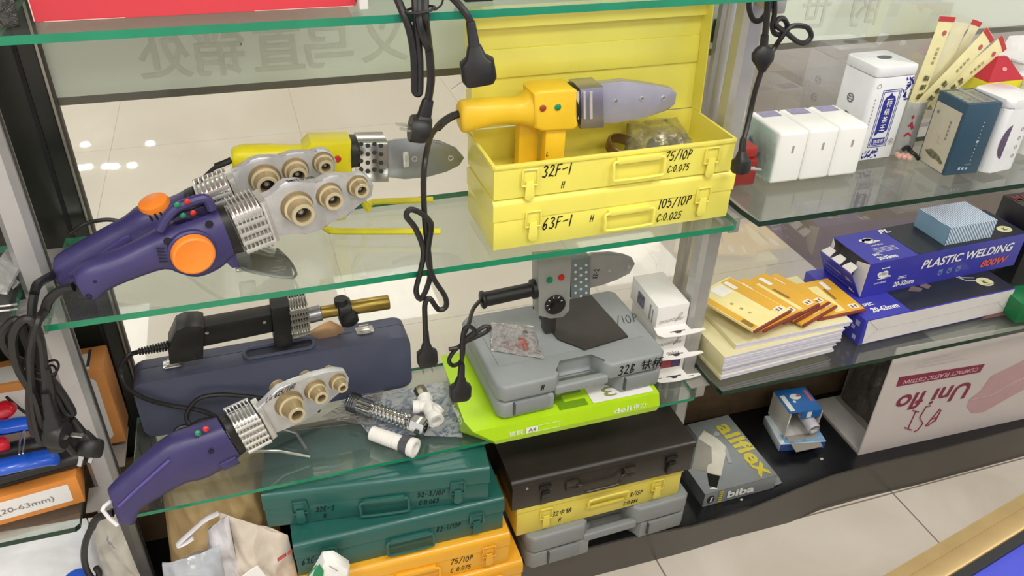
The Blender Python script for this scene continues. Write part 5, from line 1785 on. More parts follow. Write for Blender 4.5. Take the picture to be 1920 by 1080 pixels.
plug_flat(t, aty(882, 40, YC), aty(900, 156, YC), (1, -.2, .2), w=.046, th=.030, pins=2, pind=(-.75, .25, -.6), pinl=.022)

# ---- cords by the second upright
t = thing('power_cord', 'black cord with a moulded switch and a two-pin plug hanging beside the tissue packs', 'cord', tuple(aty(1430, 120, 1.0)))
YD = 1.015
cord([aty(1440, -16, YD), aty(1438, 30, YD), aty(1434, 70, YD)], .0048, t, 'cord')
b = MB()
q0, q1 = aty(1434, 66, YD), aty(1428, 134, YD)
d = q1 - q0
rs = []
for tt_, w, th in ((0, .006, .006), (.28, .0065, .006), (.36, .013, .009), (.5, .019, .011), (.68, .018, .011), (.86, .010, .009), (1, .0055, .005)):
    c = q0 + d * tt_
    rs.append(b.ring([c + Vector((w * math.cos(a), th * math.sin(a), 0)) for a in [k * math.pi / 8 for k in range(16)]]))
b.skin(rs)
build_in(b, 'inline_switch', BLKP, t)
cord([aty(1428, 132, YD), aty(1416, 170, YD), aty(1408, 205, YD), aty(1400, 240, YD - .01), aty(1394, 262, YD - .02)], .0042, t, 'cord')
plug_flat(t, aty(1394, 258, YD - .02), aty(1388, 324, YD - .03), (.3, -1, 0), w=.026, th=.026, pins=2, pind=(1, -.1, -.12), pinl=.022, puck=0)
t = thing('power_cord', 'thin black cord tied in a bow hanging in front of the second silver upright', 'cord', tuple(aty(1470, 60, 1.0)))
YE = 1.03
cord([aty(1404, -14, YE), aty(1405, 18, YE), aty(1414, 38, YE), aty(1428, 36, YE), aty(1442, 14, YE), aty(1447, -14, YE)], .0040, t, 'cord')
cord([aty(1452, -14, YE), aty(1452, 25, YE), aty(1448, 48, YE), aty(1452, 62, YE), aty(1464, 64, YE), aty(1476, 50, YE), aty(1470, 36, YE), aty(1459, 36, YE), aty(1456, 48, YE - .004), aty(1475, 62, YE - .004), aty(1495, 78, YE - .004), aty(1510, 80, YE - .004), aty(1521, 68, YE - .004), aty(1514, 52, YE - .004), aty(1496, 48, YE - .004),
      aty(1480, 52, YE - .006), aty(1464, 72, YE - .004), aty(1452, 90, YE), aty(1440, 112, YE - .008), aty(1432, 132, YE - .01)], .0040, t, 'cord')

# ================================================================== the bay beyond the second upright
# ---- tissue packs on the middle glass
TIS = P('white tissue pack film', 'eeeeea', .3, var=.02, vs=10, bump=.25, bs=40)
t = thing('tissue_packs', 'bundle of three white tissue packs wrapped together beside the second silver upright', 'tissue', (.884, 1.118, ZM), math.radians(-1.2))
for i in range(3):
    x0 = i * .0632
    b = MB().box(x0 + .0006, x0 + .0628, 0, .108, .001, .100, .006, 3)
    tp = part(b, 'tissue_pack', TIS, t, angle=60)
    b = MB(); rect(b, (x0, 0, 0), UX, UZ, .032, .036, .060, .074, .0006); part(b, 'grey_mark', P('grey ink', '9b9793', .5), tp)
    b = MB(); rect(b, (x0, 0, .100), UX, UY, .012, .052, .076, .102, .0006); part(b, 'violet_print', P('violet grey print', '8d89a8', .5, var=.2, vs=80), tp)
b = MB()
lo = b.ring([(-.002, -.002, .002), (-.002, .112, .002), (-.002, .112, .098), (-.002, .012, .098), (-.002, -.002, .062)])
hi = b.ring([(-.012, .02, .012), (-.010, .10, .012), (-.010, .095, .085), (-.011, .03, .083), (-.012, .01, .05)])
b.skin([lo, hi], cap0=False)
part(b, 'clear_wrap', film('pale teal film', 'dcf0ea', .22, .12, 1.4, wrinkle=.5, ws=35), t)
b = MB(); b.poly([(-.0125, .072, .058), (-.0125, .040, .036), (-.0125, .030, .050), (-.0125, .050, .056), (-.0125, .070, .072)]); part(b, 'blue_print', P('slate blue print', '5a7090', .5), t)
t = thing('container', 'dark red lidded container showing behind the hanging plug at the second upright', 'container', (.826, 1.125, ZM))
part(MB().box(-.028, .032, 0, .06, 0, .052, .005), 'tub', P('dark red plastic', '8a2520', .35), t)
part(MB().box(-.024, .030, .004, .056, .052, .074, .006), 'lid', P('dark red lid', '9a2c28', .3), t)

# ---- tea tin with blue pattern
TIN = P('white enamel tin', 'e4e6e8', .25, var=.02, coat=.3)
CBL = P('cobalt blue print', '2b2f8c', .4, var=.1, vs=60)
bx = Box('tea_tin', 'tall white tea tin with a cobalt blue panel, between tissue packs and jar', 'tin', (1.106, 1.165, ZM), 1.0, .094, .092, .182, None)
t = bx.t
part(MB().prism(rrect(0, .094, 0, .092, .010, 4), 0, .166, .002), 'tin_body', TIN, t)
lid = part(MB().prism(rrect(-.0008, .0948, -.0008, .0928, .0105, 4), .1665, .186, .003), 'lid', TIN, t)
b = MB(); disc(b, (0, 0, .186), UX, UY, .055, .052, .016, .010, lift=.0006); part(b, 'dark_seal', P('grey seal', '5a5d66', .4), lid)
bx.H = .182
o, u, v = bx.front()
b = MB()
for a in (0, .0035):
    for x0, x1, y0, y1 in ((.024 + a, .068 - a, .026 + a, .0275 + a), (.024 + a, .068 - a, .1405 - a, .142 - a), (.024 + a, .0255 + a, .026 + a, .142 - a), (.0665 - a, .068 - a, .026 + a, .142 - a)):
        rect(b, o, u, v, x0, x1, y0, y1)
part(b, 'panel_border', CBL, t)
b = MB()
patch(b, o, u, v, [(.034, .050), (.040, .056), (.052, .055), (.060, .060), (.060, .120), (.056, .128), (.050, .130), (.046, .136), (.042, .130), (.036, .128), (.032, .120), (.032, .052)])
rect(b, o, u, v, .031, .061, .032, .045)
part(b, 'panel_blue', CBL, t)
b = MB()
for k, s in enumerate('特级茶王'):
    type_on(b, s, o + u * .040 + v * (.108 - k * .016), u, v, h=.0125, w=.013, bold=.01, lift=.0010)
type_on(b, '铁观音', o + u * .034 + v * .0345, u, v, h=.008, w=.024, lift=.0010)
rect(b, o, u, v, .039, .053, .122, .124, .001)
part(b, 'white_lettering', WINK, t)
rnd = random.Random(4)
b = MB()
for cx, cy, n, sx, sy in ((.082, .146, 26, .010, .022), (.078, .128, 10, .006, .014), (.030, .010, 26, .022, .008), (.046, .018, 8, .008, .006)):
    for k in range(n):
        x, y = cx + rnd.gauss(0, sx * .5), cy + rnd.gauss(0, sy * .5)
        if .001 < x < .093 and .001 < y < .164:
            a = rnd.random() * 3
            l, w = rnd.uniform(.002, .0045), rnd.uniform(.0008, .002)
            patch(b, o, u, v, [(x + l * math.cos(q) * math.cos(a) - w * math.sin(q) * math.sin(a), y + l * math.cos(q) * math.sin(a) + w * math.sin(q) * math.cos(a)) for q in [i * math.pi / 4 for i in range(8)]])
part(b, 'blue_flower_print', CBL, t)
b = MB()
hoop(b, o, u, v, .012, .150, .0035, .0048); hoop(b, o, u, v, .078, .034, .005, .0066); disc(b, o, u, v, .078, .034, .003)
for k in range(9):
    rect(b, o, u, v, .010, .0125, .122 - k * .007, .126 - k * .007)
part(b, 'grey_print', P('grey ink', '9b9793', .5), t)
o, u, v = bx.lside()
b = MB()
for cy in (.112, .076):
    hoop(b, o, u, v, .040, cy, .0068, .0092, lift=.0006)
    for k in range(6):
        rect(b, o, u, v, .035 + (k % 3) * .004, .0375 + (k % 3) * .004, cy - .004 + (k // 3) * .005, cy - .001 + (k // 3) * .005, .0006)
part(b, 'side_roundel', P('dark grey print', '5f6468', .5), t)

# ---- jar of sachet sticks
JC = Vector((1.228, 1.190, ZM))
t = thing('jar', 'clear plastic jar with a red figure printed on it, holding a fan of cream sachets', 'jar', JC)
part(MB().lathe([(.029, 0), (.030, .004), (.030, .110), (.028, .112), (.028, .006), (0, .005)], (0, 0, 0), (0, 0, 1), 36, cap=False), 'jar_wall', film('clear jar', 'eef0ee', .30, .08, 1.2), t)
part(MB().lathe([(.0305, .085), (.031, .112), (.0295, .1125)], (0, 0, 0), (0, 0, 1), 36, cap=False), 'rim', film('clear jar', 'eef0ee', .30, .08, 1.2), t)
b = MB()
def onjar(ang, z, r=.0306):
    a = math.radians(ang)
    return Vector((r * math.cos(a), r * math.sin(a), z))
for pts in ([(-118, .083), (-112, .088), (-106, .083), (-112, .078)], [(-122, .062), (-110, .075), (-96, .060), (-104, .056), (-112, .064)], [(-124, .046), (-112, .052), (-96, .046), (-98, .042), (-110, .047), (-122, .040)]):
    b.poly([onjar(*p) for p in pts])
part(b, 'red_figure', P('red figure print', '9c2838', .5), t)
CRM = P('cream sachet foil', 'e6dda6', .35, var=.05, vs=30)
CRM2 = P('plain cream sachet foil', 'dcd6b2', .35, var=.05, vs=30)
labs = ['cream sachet with dark lettering leaning furthest from the navy box in the jar', 'plain cream sachet standing in the middle of the jar, blank side out', 'thin cream sachet with a small red tip behind the blank one', 'cream lettered sachet slanting over the navy box, white edge uppermost',
        'cream sachet lowest of the fan, slanting towards the red and yellow packet']
for i, (q0, q1, w0, y0, y1, kind) in enumerate((((1708, 212), (1778, 30), .030, 1.182, 1.185, 0), ((1732, 205), (1803, 42), .032, 1.196, 1.198, 1), ((1745, 200), (1834, 38), .020, 1.204, 1.206, 1), ((1716, 210), (1858, 62), .030, 1.176, 1.178, 0), ((1745, 196), (1884, 78), .030, 1.188, 1.190, 0))):
    w = w0 * 1.25
    p0, p1 = aty(*q0, y0), aty(*q1, y1)
    v = (p1 - p0); L = v.length; v.normalize()
    u = v.cross(Vector((0, 1, 0))).normalized()
    n = u.cross(v)
    if n.y > 0:
        u = -u; n = -n
    t = thing('sachet', labs[i], 'sachet', mat=Matrix(((u.x, v.x, n.x, p0.x), (u.y, v.y, n.y, p0.y), (u.z, v.z, n.z, p0.z), (0, 0, 0, 1))), group='cream sachets in the jar')
    b = MB()
    rs = []
    for h, tt_, ww in ((0, .0006, 1), (.008, .0009, 1), (.016, .003, .92), (L * .5, .0036, .90), (L - .02, .003, .92), (L - .011, .0009, 1), (L, .0006, 1)):
        rs.append(b.ring([(-w / 2 * ww, h, 0), (0, h, tt_), (w / 2 * ww, h, 0), (0, h, -tt_)]))
    b.skin(rs)
    part(b, 'foil', CRM if kind == 0 else CRM2, t, angle=60)
    if i in (0, 3, 4, 2):
        b = MB(); lo = b.ring([(-w / 2 * .98, L - .010, .0012), (w / 2 * .98, L - .010, .0012), (w / 2 * .98, L - .001, .0010), (-w / 2 * .98, L - .001, .0010)]); hi = b.ring([Vector(p.co) - Vector((0, 0, .0026)) for p in lo]); b.skin([lo, hi])
        part(b, 'red_tip', P('red sachet tip', 'b8343a', .4), t)
    if kind == 0:
        b = MB()
        hoop(b, (0, 0, .0030), UX, UY, .003, L - .030, .003, .005); disc(b, (0, 0, .0030), UX, UY, .003, L - .030, .003)
        part(b, 'red_seal', P('red seal print', 'b5555a', .5), t)
        b = MB()
        for k, s in enumerate('凤凰单枞'):
            type_on(b, s, Vector((-.002, L * .66 - k * .0085, .0036)), UX, UY, h=.0065, w=.007, lift=.0008)
        for k in range(3):
            rect(b, (0, 0, .0038), UX, UY, -.005, .002, L * .16 + k * .018, L * .16 + k * .018 + .010, .0008)
            rect(b, (0, 0, .0038), UX, UY, .0035, .0065, L * .18 + k * .016, L * .18 + k * .016 + .009, .0008)
        part(b, 'lettering', P('olive black ink', '5d5a35', .5), t)
t = thing('hair_tie', 'black tie with pink beads lying at the foot of the jar', 'hair tie', tuple(atz(1695, 290, ZM)))
b = MB()
for k in range(3):
    p0 = atz(1683 + k * 10, 292 + k * 2, ZM + .005)
    build_in(MB().lathe([(.003, 0), (.0052, .002), (.0052, .013), (.003, .015)], p0 - Vector((0, .007, 0)), (.15, 1, .15), 12), 'pink_bead', P('pink bead', 'd9a99a', .4), t)
b.tube([atz(1694, 280, ZM + .02), atz(1702, 276, ZM + .02), atz(1708, 284, ZM + .012), atz(1716, 290, ZM + .008), atz(1722, 298, ZM + .005)], .0042, 8, 4)
build_in(b, 'black_band', BLKP, t)

# ---- navy box, tins and packets behind
NVY = P('navy gift card', '2d4a5e', .4, var=.06, vs=20)
bx = Box('gift_box', 'dark navy box with a beige side label, in front of the sachet jar', 'box', (1.2365, 1.066, ZM), -4, .074, .078, .141, NVY)
t = bx.t
o, u, v = bx.lside()
b = MB(); rect(b, o, u, v, .003, .071, .002, .122, .0005); lb = part(b, 'beige_label', P('beige label', 'c4bda8', .5, var=.05), t)
b = MB()
disc(b, o, u, v, .014, .104, .0035, lift=.001)
for k in range(5):
    rect(b, o, u, v, .050, .054, .062 + k * .008, .067 + k * .008, .001)
rect(b, o, u, v, .036, .046, .050, .0505, .001); rect(b, o, u, v, .036, .0365, .050, .066, .001)
part(b, 'grey_print', P('grey brown ink', '8b7f7c', .5), lb)
b = MB()
patch(b, o, u, v, [(.012, .026), (.028, .034), (.050, .030), (.066, .020), (.060, .016), (.048, .020), (.034, .018), (.020, .022)], .001)
disc(b, o, u, v, .034, .028, .010, .005, lift=.0013)
part(b, 'picture', P('olive picture', '6b6a52', .5, var=.5, vs=150), lb)
o, u, v = bx.front()
b = MB()
for k in range(11):
    if k != 5:
        disc(b, o, u, v, .048 - .0000 * k, .104 - k * .0075, .0012, lift=.0006)
disc(b, o, u, v, .048, .0665, .003, lift=.0006)
[rect(b, o, u, v, .026 + k * .008, .031 + k * .008, .010, .016 - k * .001, .0006) for k in range(3)]
rect(b, o, u, v, .038, .052, .0205, .0212, .0006)
part(b, 'pale_print', P('pale blue print', '9fb4bc', .5), t)
part(MB().box(.004, .066, .006, .068, .1412, .1418), 'clear_wrap', film('pale teal film', 'dcf0ea', .22, .12, 1.4, wrinkle=.5, ws=35), t)
b = MB(); rect(b, *bx.top(), .034, .044, .004, .074, .0012); part(b, 'tape', film('grey tape', 'aab2b2', .5, .2, 1.0), t)
for (loc, rz, lab, fan) in (((1.322, 1.052, ZM), 5, 'white tin with a violet fan printed on it, beside the navy box', True), ((1.468, 1.10, ZM), 4, 'white tin with a thin blue line near its foot, beyond the fan-printed tin', False)):
    t = thing('tea_tin', lab, 'tin', loc, math.radians(rz))
    W, D, H = .078, .086, .128
    part(MB().prism(rrect(0, W, 0, D, .012, 5), 0, H, .002), 'tin_body', TIN, t)
    part(MB().prism(rrect(-.0008, W + .0008, -.0008, D + .0008, .0125, 5), H + .0005, H + .016, .004, 3), 'lid', TIN, t)
    b = MB()
    if fan:
        patch(b, (0, 0, 0), UX, UZ, [(.028 + .034 * math.cos(math.radians(a)) * .6, .062 + .034 * math.sin(math.radians(a))) for a in range(95, 266, 10)], .0006)
        part(b, 'fan_print', P('violet fan print', '574766', .5, var=.7, vs=260), t)
        b = MB()
        for k in range(4):
            hoop(b, (0, 0, 0), UX, UZ, .058, .030 + k * .018, .0022, .0038)
        part(b, 'grey_roundel', P('grey ink', '9b9793', .5), t)
    else:
        rect(b, (0, 0, 0), UX, UZ, .006, .072, .010, .0125); part(b, 'blue_line', CBL, t)
p = aty(1862, 148, 1.188)
t = thing('tea_packet', 'red and yellow roof-shaped packet behind the white tins', 'packet', (p.x, 1.188, ZM))
b = MB().box(-.042, .046, -.028, .028, 0, p.z - ZM + .005, .001)
part(b, 'yellow_body', P('lemon yellow card', 'dbd02a', .45), t)
h = p.z - ZM + .0055
b = MB(); rs = [b.ring([(-.042, -.0285, h), (.046, -.0285, h), (.046, .028, h), (-.042, .028, h)]), b.ring([(-.012, -.004, h + .040), (.012, -.004, h + .040), (.012, .004, h + .040), (-.012, .004, h + .040)])]; b.skin(rs)
rf = part(b, 'red_top', P('crimson card', 'b01f32', .45), t)
b = MB(); s_ = Vector((0, .0245, .040)).normalized(); disc(b, (.000, -.0165, h + .0195), UX, s_, 0, 0, .006, .004, lift=.0012); part(b, 'oval_seal', P('pale pink print', 'd98a8c', .5), rf)
b = MB(); rect(b, (0, -.028, 0), UX, UZ, -.022, -.012, h - .022, h - .006, .0007); part(b, 'orange_mark', P('orange mark', 'b5651e', .5), t)
p0 = aty(1890, 100, 1.235)
b = MB(); sheet(b, [Vector((p0.x - .05, 1.225, ZM + .10)), Vector((p0.x + .12, 1.225, ZM + .10)), Vector((p0.x + .12, 1.24, p0.z + .03)), Vector((p0.x - .01, 1.24, p0.z + .035))], 16, 12, .004, .008, 25, 51)
sheet(b, [Vector((p0.x - .05, 1.232, ZM + .002)), Vector((p0.x + .12, 1.232, ZM + .002)), Vector((p0.x + .12, 1.228, ZM + .10)), Vector((p0.x - .05, 1.226, ZM + .10))], 8, 8, 0, .003, 25, 52)
tag(b.build('paper_bag', P('white wrapping paper', 'dcdcd8', .6), angle=60), 'crumpled white paper standing against the window behind the red and yellow packet', 'paper')
tag(MB().lathe([(.016, 0), (.020, .008), (.022, .150), (.026, .154), (.026, .158), (.023, .158), (.021, .15), (0, .02)], (1.520, 1.22, ZM), (0, 0, 1), 32, cap=False).build('cup', TIN), 'white cup standing behind the white tins by the crumpled paper', 'cup')

# ---- paper pads and booklets on the lower glass
PAD = P('shade-toned paper edge', 'ddd5a6', .7, var=.08, vs=4, bump=.3, bs=300)  # yellowish tone paints the shade on the pads' sides
PADF = P('lilac white paper edge', 'd6d4e2', .7, var=.06, vs=90)
z = ZL
for i, (h, x, y, rz, W, D, lab) in enumerate(((.010, .8055, 1.032, 3.2, .272, .185, 'thin paper pad at the very bottom of the pile by the upright'), (.016, .8075, 1.034, 3.3, .275, .185, 'paper pad second from the bottom of the pile'),
                                             (.034, .803, 1.030, 3.0, .282, .190, 'thick paper pad in the middle of the pile, lilac front edges'), (.012, .835, 1.046, 1.0, .272, .180, 'paper pad topmost of the pile, under the fanned booklets'))):
    t = thing('paper_pad', lab, 'paper pad', (x, y, z), math.radians(rz), 'pile of paper pads')
    part(MB().box(0, W, .0006, D, 0, h - .0003, .0008), 'paper_block', PAD, t)
    b = MB()
    nl = max(2, int(h / .0035))
    rnd = random.Random(i)
    for k in range(nl):
        e = rnd.uniform(0, .010)
        b.box(.0005, W - .001 + e, rnd.uniform(-.0012, .0004), .05, k * h / nl + .0003, (k + 1) * h / nl - .0006)
    part(b, 'sheet_edges', PADF, t)
    z += h
t = None
YB1 = P('yellow booklet cover', 'e6c45a', .45, var=.05, vs=30)
YB2 = P('pale yellow panel', 'eddf9a', .45, var=.04)
YB3 = P('amber booklet cover', 'e0aa2e', .45, var=.05, vs=30)
SPN = P('red brown spine', '84382f', .5, var=.1)
TOPZ = z
bk = [((1415, 623), (1488, 581), 0), ((1432, 622), (1511, 583), 1), ((1470, 607), (1536, 572), 1), ((1492, 604), (1560, 566), 2), ((1507, 612), (1578, 570), 1), ((1535, 600), (1593, 588), 2)]
labs = ['pale yellow booklet topmost of the fan, a white label box on its cover', 'amber booklet second in the fan, tucked under the pale one', 'amber booklet third in the fan, its spine half covered', 'amber booklet fourth in the fan with a white oblong by its spine',
        'amber booklet fifth in the fan, a pale stripe along its spine', 'amber booklet lowest of the fan, nearest the blue cartons']
for i in range(5, -1, -1):
    q0, q1, kind = bk[i]
    k = 5 - i
    zz = TOPZ + .0005 + k * .0062
    p0, p1 = atz(*q0, zz + .003), atz(*q1, zz + .003)
    a = math.atan2(p1.y - p0.y, p1.x - p0.x)
    W = .118
    D = .155 - .006 * i
    t = thing('booklet', labs[i], 'booklet', (p0.x, p0.y, zz), a, 'fan of yellow booklets on the paper pile')
    part(MB().box(0, W, .002, D, .0002, .0052), 'cover', YB2 if kind == 0 else YB3, t)
    part(MB().box(-.0004, W + .0004, -.001, .004, 0, .0056, .001), 'spine', SPN, t)
    b = MB()
    o = Vector((0, 0, .0052))
    if kind == 0:
        rect(b, o, UX, UY, .002, .018, .006, D - .012, .0003); rect(b, o, UX, UY, .084, .116, .024, D - .004, .0003)
        part(b, 'amber_band', YB3, t)
    else:
        rect(b, o, UX, UY, .050, .074, .010, D - .02, .0003); part(b, 'pale_band', YB2, t)
    spots = [rrect(.090, .112, .010, .026, .003), rrect(.086, .098, D - .040, D - .008, .004)] + ([rrect(.040, .078, D - .042, D - .008, .004)] if kind == 0 else [])
    for sp_ in spots:
        part(patch(MB(), o, UX, UY, sp_, .0005), 'white_label', P('white label', 'efe9e2', .5), t)
    b = MB()
    if kind == 0:
        for s, x, y in (('收', .036, .082), ('据', .038, .060), ('号', .040, .040)):
            type_on(b, s, (x, y, .0052), (.9, .2, 0), (-.2, .9, 0), h=.007, w=.008, lift=.0006)
        rect(b, o, UX, UY, .094, .099, .013, .022, .0008); rect(b, o, UX, UY, .103, .108, .013, .022, .0008); rect(b, o, UX, UY, .004, .016, .012, .038, .0008)
    else:
        rect(b, o, UX, UY, .094, .099, .013, .022, .0008); rect(b, o, UX, UY, .103, .108, .013, .022, .0008); rect(b, o, UX, UY, .078, .084, .05, .09, .0008)
    part(b, 'lettering', P('brown ink', '8a6a2c', .5), t)

# ---- blue welding-tool cartons
VIO = P('violet blue printed card', '3a3aaa', .38, var=.05, vs=15, coat=.15)
INDK = P('dark slate print', '23272f', .4, var=.1, vs=20)
def beaver(b, o, u, v, x, y, s):
    for cx, cy, rx, ry in ((0, 0, 1.0, .62), (-.85, .30, .45, .40), (.2, .35, .7, .45)):
        disc(b, o, u, v, x + cx * s, y + cy * s, rx * s, ry * s, 20, .0009)
    patch(b, o, u, v, [(x + .8 * s, y - .1 * s), (x + 1.7 * s, y - .35 * s), (x + 1.8 * s, y - .6 * s), (x + .6 * s, y - .5 * s)], .0009)
    rect(b, o, u, v, x - 1.1 * s, x + .9 * s, y - .75 * s, y - .62 * s, .0009)

bx = Box('tool_carton', 'violet-blue carton marked 20-63mm lying under the other, blank white side out', 'carton', (1.1475, 1.050, ZL), 1.7, .412, .200, .0655, VIO)
t = bx.t
b = MB(); patch(b, (0, 0, 0), UX, UZ, [(.010, .003), (.409, .003), (.409, .063), (.006, .063)], .0005); fp = part(b, 'white_face', P('white carton board', 'ddd8d6', .6, var=.02), t)
b = MB()
for p0, p1 in (((.008, .003), (.040, .034)), ((.040, .034), (.010, .062)), ((.040, .033), (.372, .036)), ((.372, .036), (.408, .005)), ((.372, .036), (.405, .060))):
    b.tube([Vector((p0[0], -.0006, p0[1])), Vector((p1[0], -.0006, p1[1]))], .0005, 4, 0)
part(b, 'fold_line', P('grey fold', 'a9a4a2', .6), fp)
b = MB(); rect(b, *bx.top(), .118, .410, .001, .198, .0005); part(b, 'dark_panel', INDK, t)
o, u, v = bx.top()
b = MB()
type_on(b, 'SPEC.', o + u * .030 + v * .042, u, v, h=.010, w=.028, bold=.03, shear=.15, lift=.001)
type_on(b, '20-63mm', o + u * .034 + v * .018, u, v, h=.016, w=.070, bold=.035, shear=.15, lift=.001)
part(b, 'lettering', WINK, t)
b = MB()
patch(b, o, u, v, [(.235, .085), (.262, .080), (.300, .092), (.312, .104), (.300, .108), (.250, .098)], .001)
for k in (0, .012):
    b.tube([o + u * (.305) + v * (.100 - k * .5) + UZ * .001, o + u * .325 + v * (.070 - k) + UZ * .001, o + u * .352 + v * (.060 - k) + UZ * .001], .0009, 4, 0)
part(b, 'tool_picture', P('pale grey picture', 'b9bcc0', .4), t)
b = MB(); patch(b, o, u, v, [(.165, .062), (.190, .078), (.205, .060), (.190, .052)], .001); patch(b, o, u, v, [(.205, .070), (.225, .085), (.232, .064), (.215, .055)], .001); part(b, 'dim_picture', P('brown grey picture', '75655f', .5, var=.3), t)
b = MB(); disc(b, o, u, v, .362, .040, .020, .017, lift=.0012); em = part(b, 'round_emblem', P('pale yellow print', 'd9d6a8', .5), t)
b = MB(); type_on(b, 'K', o + u * .356 + v * .033, u, v, h=.013, bold=.02, lift=.0018); type_on(b, 'eco-fusion', o + u * .347 + v * .027, u, v, h=.004, w=.030, lift=.0018); part(b, 'lettering', P('olive ink dark', '4b4a30', .5), em)
o, u, v = bx.lside()
b = MB()
for x, y, w, h in ((.060, .020, .004, .022), (.068, .016, .004, .022), (.150, .020, .012, .020), (.168, .028, .010, .010), (.176, .042, .012, .012), (.178, .008, .010, .010)):
    rect(b, o, u, v, x, x + w, y, y + h, .0006)
part(b, 'pale_print', P('pale violet print', 'a9acd6', .5), t)

bx = Box('tool_carton', 'violet-blue carton lettered PLASTIC WELDING with its end flaps torn open', 'carton', (1.1905, 1.124, ZL + .0663), 2.2, .443, .120, .0845, None)
t = bx.t
W, D, H = bx.W, bx.D, bx.H
b = MB()
w = .0015
b.box(0, W, 0, w, 0, H); b.box(0, W, D - w, D, 0, H); b.box(0, W, w, D - w, 0, w); b.box(0, W, w, D - w, H - w, H); b.box(W - w, W, w, D - w, w, H - w)
part(b, 'card_shell', VIO, t)
b = MB(); b.box(.001, W - .002, w + .0004, w + .001, w, H - w); b.box(.001, W - .002, D - w - .001, D - w - .0004, w, H - w); b.box(.030, .032, w + .001, D - w - .001, w, H - w)
part(b, 'inner_card', P('grey card inside', '9a958c', .7), t)
# end flaps
b = MB()
lo = b.ring([(0, w, 0), (0, D - w, 0), (-.030, D - .004, .058), (-.030, .012, .058)]); hi = b.ring([p.co + Vector((-.0016, 0, -.0004)) for p in lo]); b.skin([lo, hi])
fl = part(b, 'end_flap', VIO, t)
b = MB()
for y0, y1 in ((.016, .046), (.052, .080), (.086, .114)):
    lo = b.ring([(-.030, y0, .0575), (-.030, y1, .0575), (-.012, y1 - .004, .067), (-.012, y0 + .004, .067)]); hi = b.ring([p.co + Vector((0, 0, .0016)) for p in lo]); b.skin([lo, hi])
part(b, 'tuck_tab', P('white carton board', 'ddd8d6', .6, var=.02), fl)
b = MB()
o = Vector((-.0016, D, 0)); u = -UY; v = Vector((-.030, 0, .058)).normalized()
type_on(b, 'PLASTIC WELDING', o + u * .014 + v * .036, u, v, h=.007, w=.055, bold=.02, lift=.0008)
beaver(b, o, u, v, .092, .040, .007)
rect(b, o, u, v, .014, .060, .024, .0255, .0008); rect(b, o, u, v, .020, .10, .012, .014, .0008)
part(b, 'flap_lettering', P('pale violet print', 'a9acd6', .5), fl)
b = MB(); lo = b.ring([(0, .0012, .002), (0, .0012, H - .002), (-.006, .030, H - .008), (-.006, .030, .006)]); hi = b.ring([p.co + Vector((-.0012, .0006, 0)) for p in lo]); b.skin([lo, hi]); part(b, 'side_flap', P('white carton board', 'ddd8d6', .6, var=.02), t)
b = MB(); lo = b.ring([(0, D - .001, .010), (0, D - .001, H - .001), (-.010, D - .020, H - .006), (-.010, D - .020, .02)]); hi = b.ring([p.co + Vector((-.0012, -.0006, 0)) for p in lo]); b.skin([lo, hi]); part(b, 'side_flap', P('white carton board', 'ddd8d6', .6, var=.02), t)
b = MB(); rect(b, *bx.top(), .128, W - .002, .001, D - .001, .0005); part(b, 'dark_panel', INDK, t)
o, u, v = bx.front()
b = MB()
type_on(b, 'PLASTIC WELDING', o + u * .148 + v * .045, u, v, h=.022, w=.262, bold=.025, shear=.18, lift=.001)
type_on(b, 'SPEC.', o + u * .090 + v * .030, u, v, h=.007, w=.024, bold=.02, shear=.15)
type_on(b, '20-32mm', o + u * .082 + v * .011, u, v, h=.013, w=.058, bold=.03, shear=.15)
beaver(b, o, u, v, .044, .050, .013)
type_on(b, 'LAN JING', o + u * .026 + v * .028, u, v, h=.005, w=.032, bold=.02)
rect(b, o, u, v, .034, .056, .0665, .069, .001)
o, u, v = bx.top()
beaver(b, o, u, v, .062, .082, .015)
type_on(b, 'LAN JING', o + u * .052 + v * .058, u, v, h=.006, w=.034, bold=.02, lift=.001)
type_on(b, 'SPEC.', o + u * .030 + v * .024, u, v, h=.008, w=.022, bold=.03, lift=.001)
type_on(b, '20-32mm', o + u * .030 + v * .007, u, v, h=.012, w=.050, bold=.035, lift=.001)
type_on(b, 'PL', o + u * .112 + v * .098, u, v, h=.016, w=.030, bold=.03, shear=.3, lift=.001)
for k in range(4):
    rect(b, o, u, v, .045, .105, .034 + k * .005, .0352 + k * .005, .001)
part(b, 'lettering', WINK, t)
o, u, v = bx.front()
b = MB(); type_on(b, '800W', o + u * .330 + v * .014, u, v, h=.019, w=.078, bold=.03, shear=.2, lift=.001); part(b, 'red_lettering', P('orange red ink', 'e2603c', .5), t)
b = MB()
for k in range(3):
    hoop(b, o, u, v, .212 + k * .026, .024, .004, .0075, a0=180, a1=360); rect(b, o, u, v, .206 + k * .026, .218 + k * .026, .024, .032, .0005)
part(b, 'dim_icon', P('dim grey blue print', '6d83a8', .5), t)
o, u, v = bx.top()
b = MB(); disc(b, o, u, v, .405, .030, .019, .014, lift=.0012); em = part(b, 'round_emblem', P('pale yellow print', 'd9d6a8', .5), t)
b = MB(); type_on(b, 'K', o + u * .400 + v * .024, u, v, h=.011, bold=.02, lift=.0018); part(b, 'lettering', P('olive ink dark', '4b4a30', .5), em)
b = MB(); type_on(b, 'economy', o + u * .378 + v * .060, u, v, h=.009, w=.034, shear=.4, lift=.001); part(b, 'faint_lettering', P('pale yellow print', 'd9d6a8', .5), t)

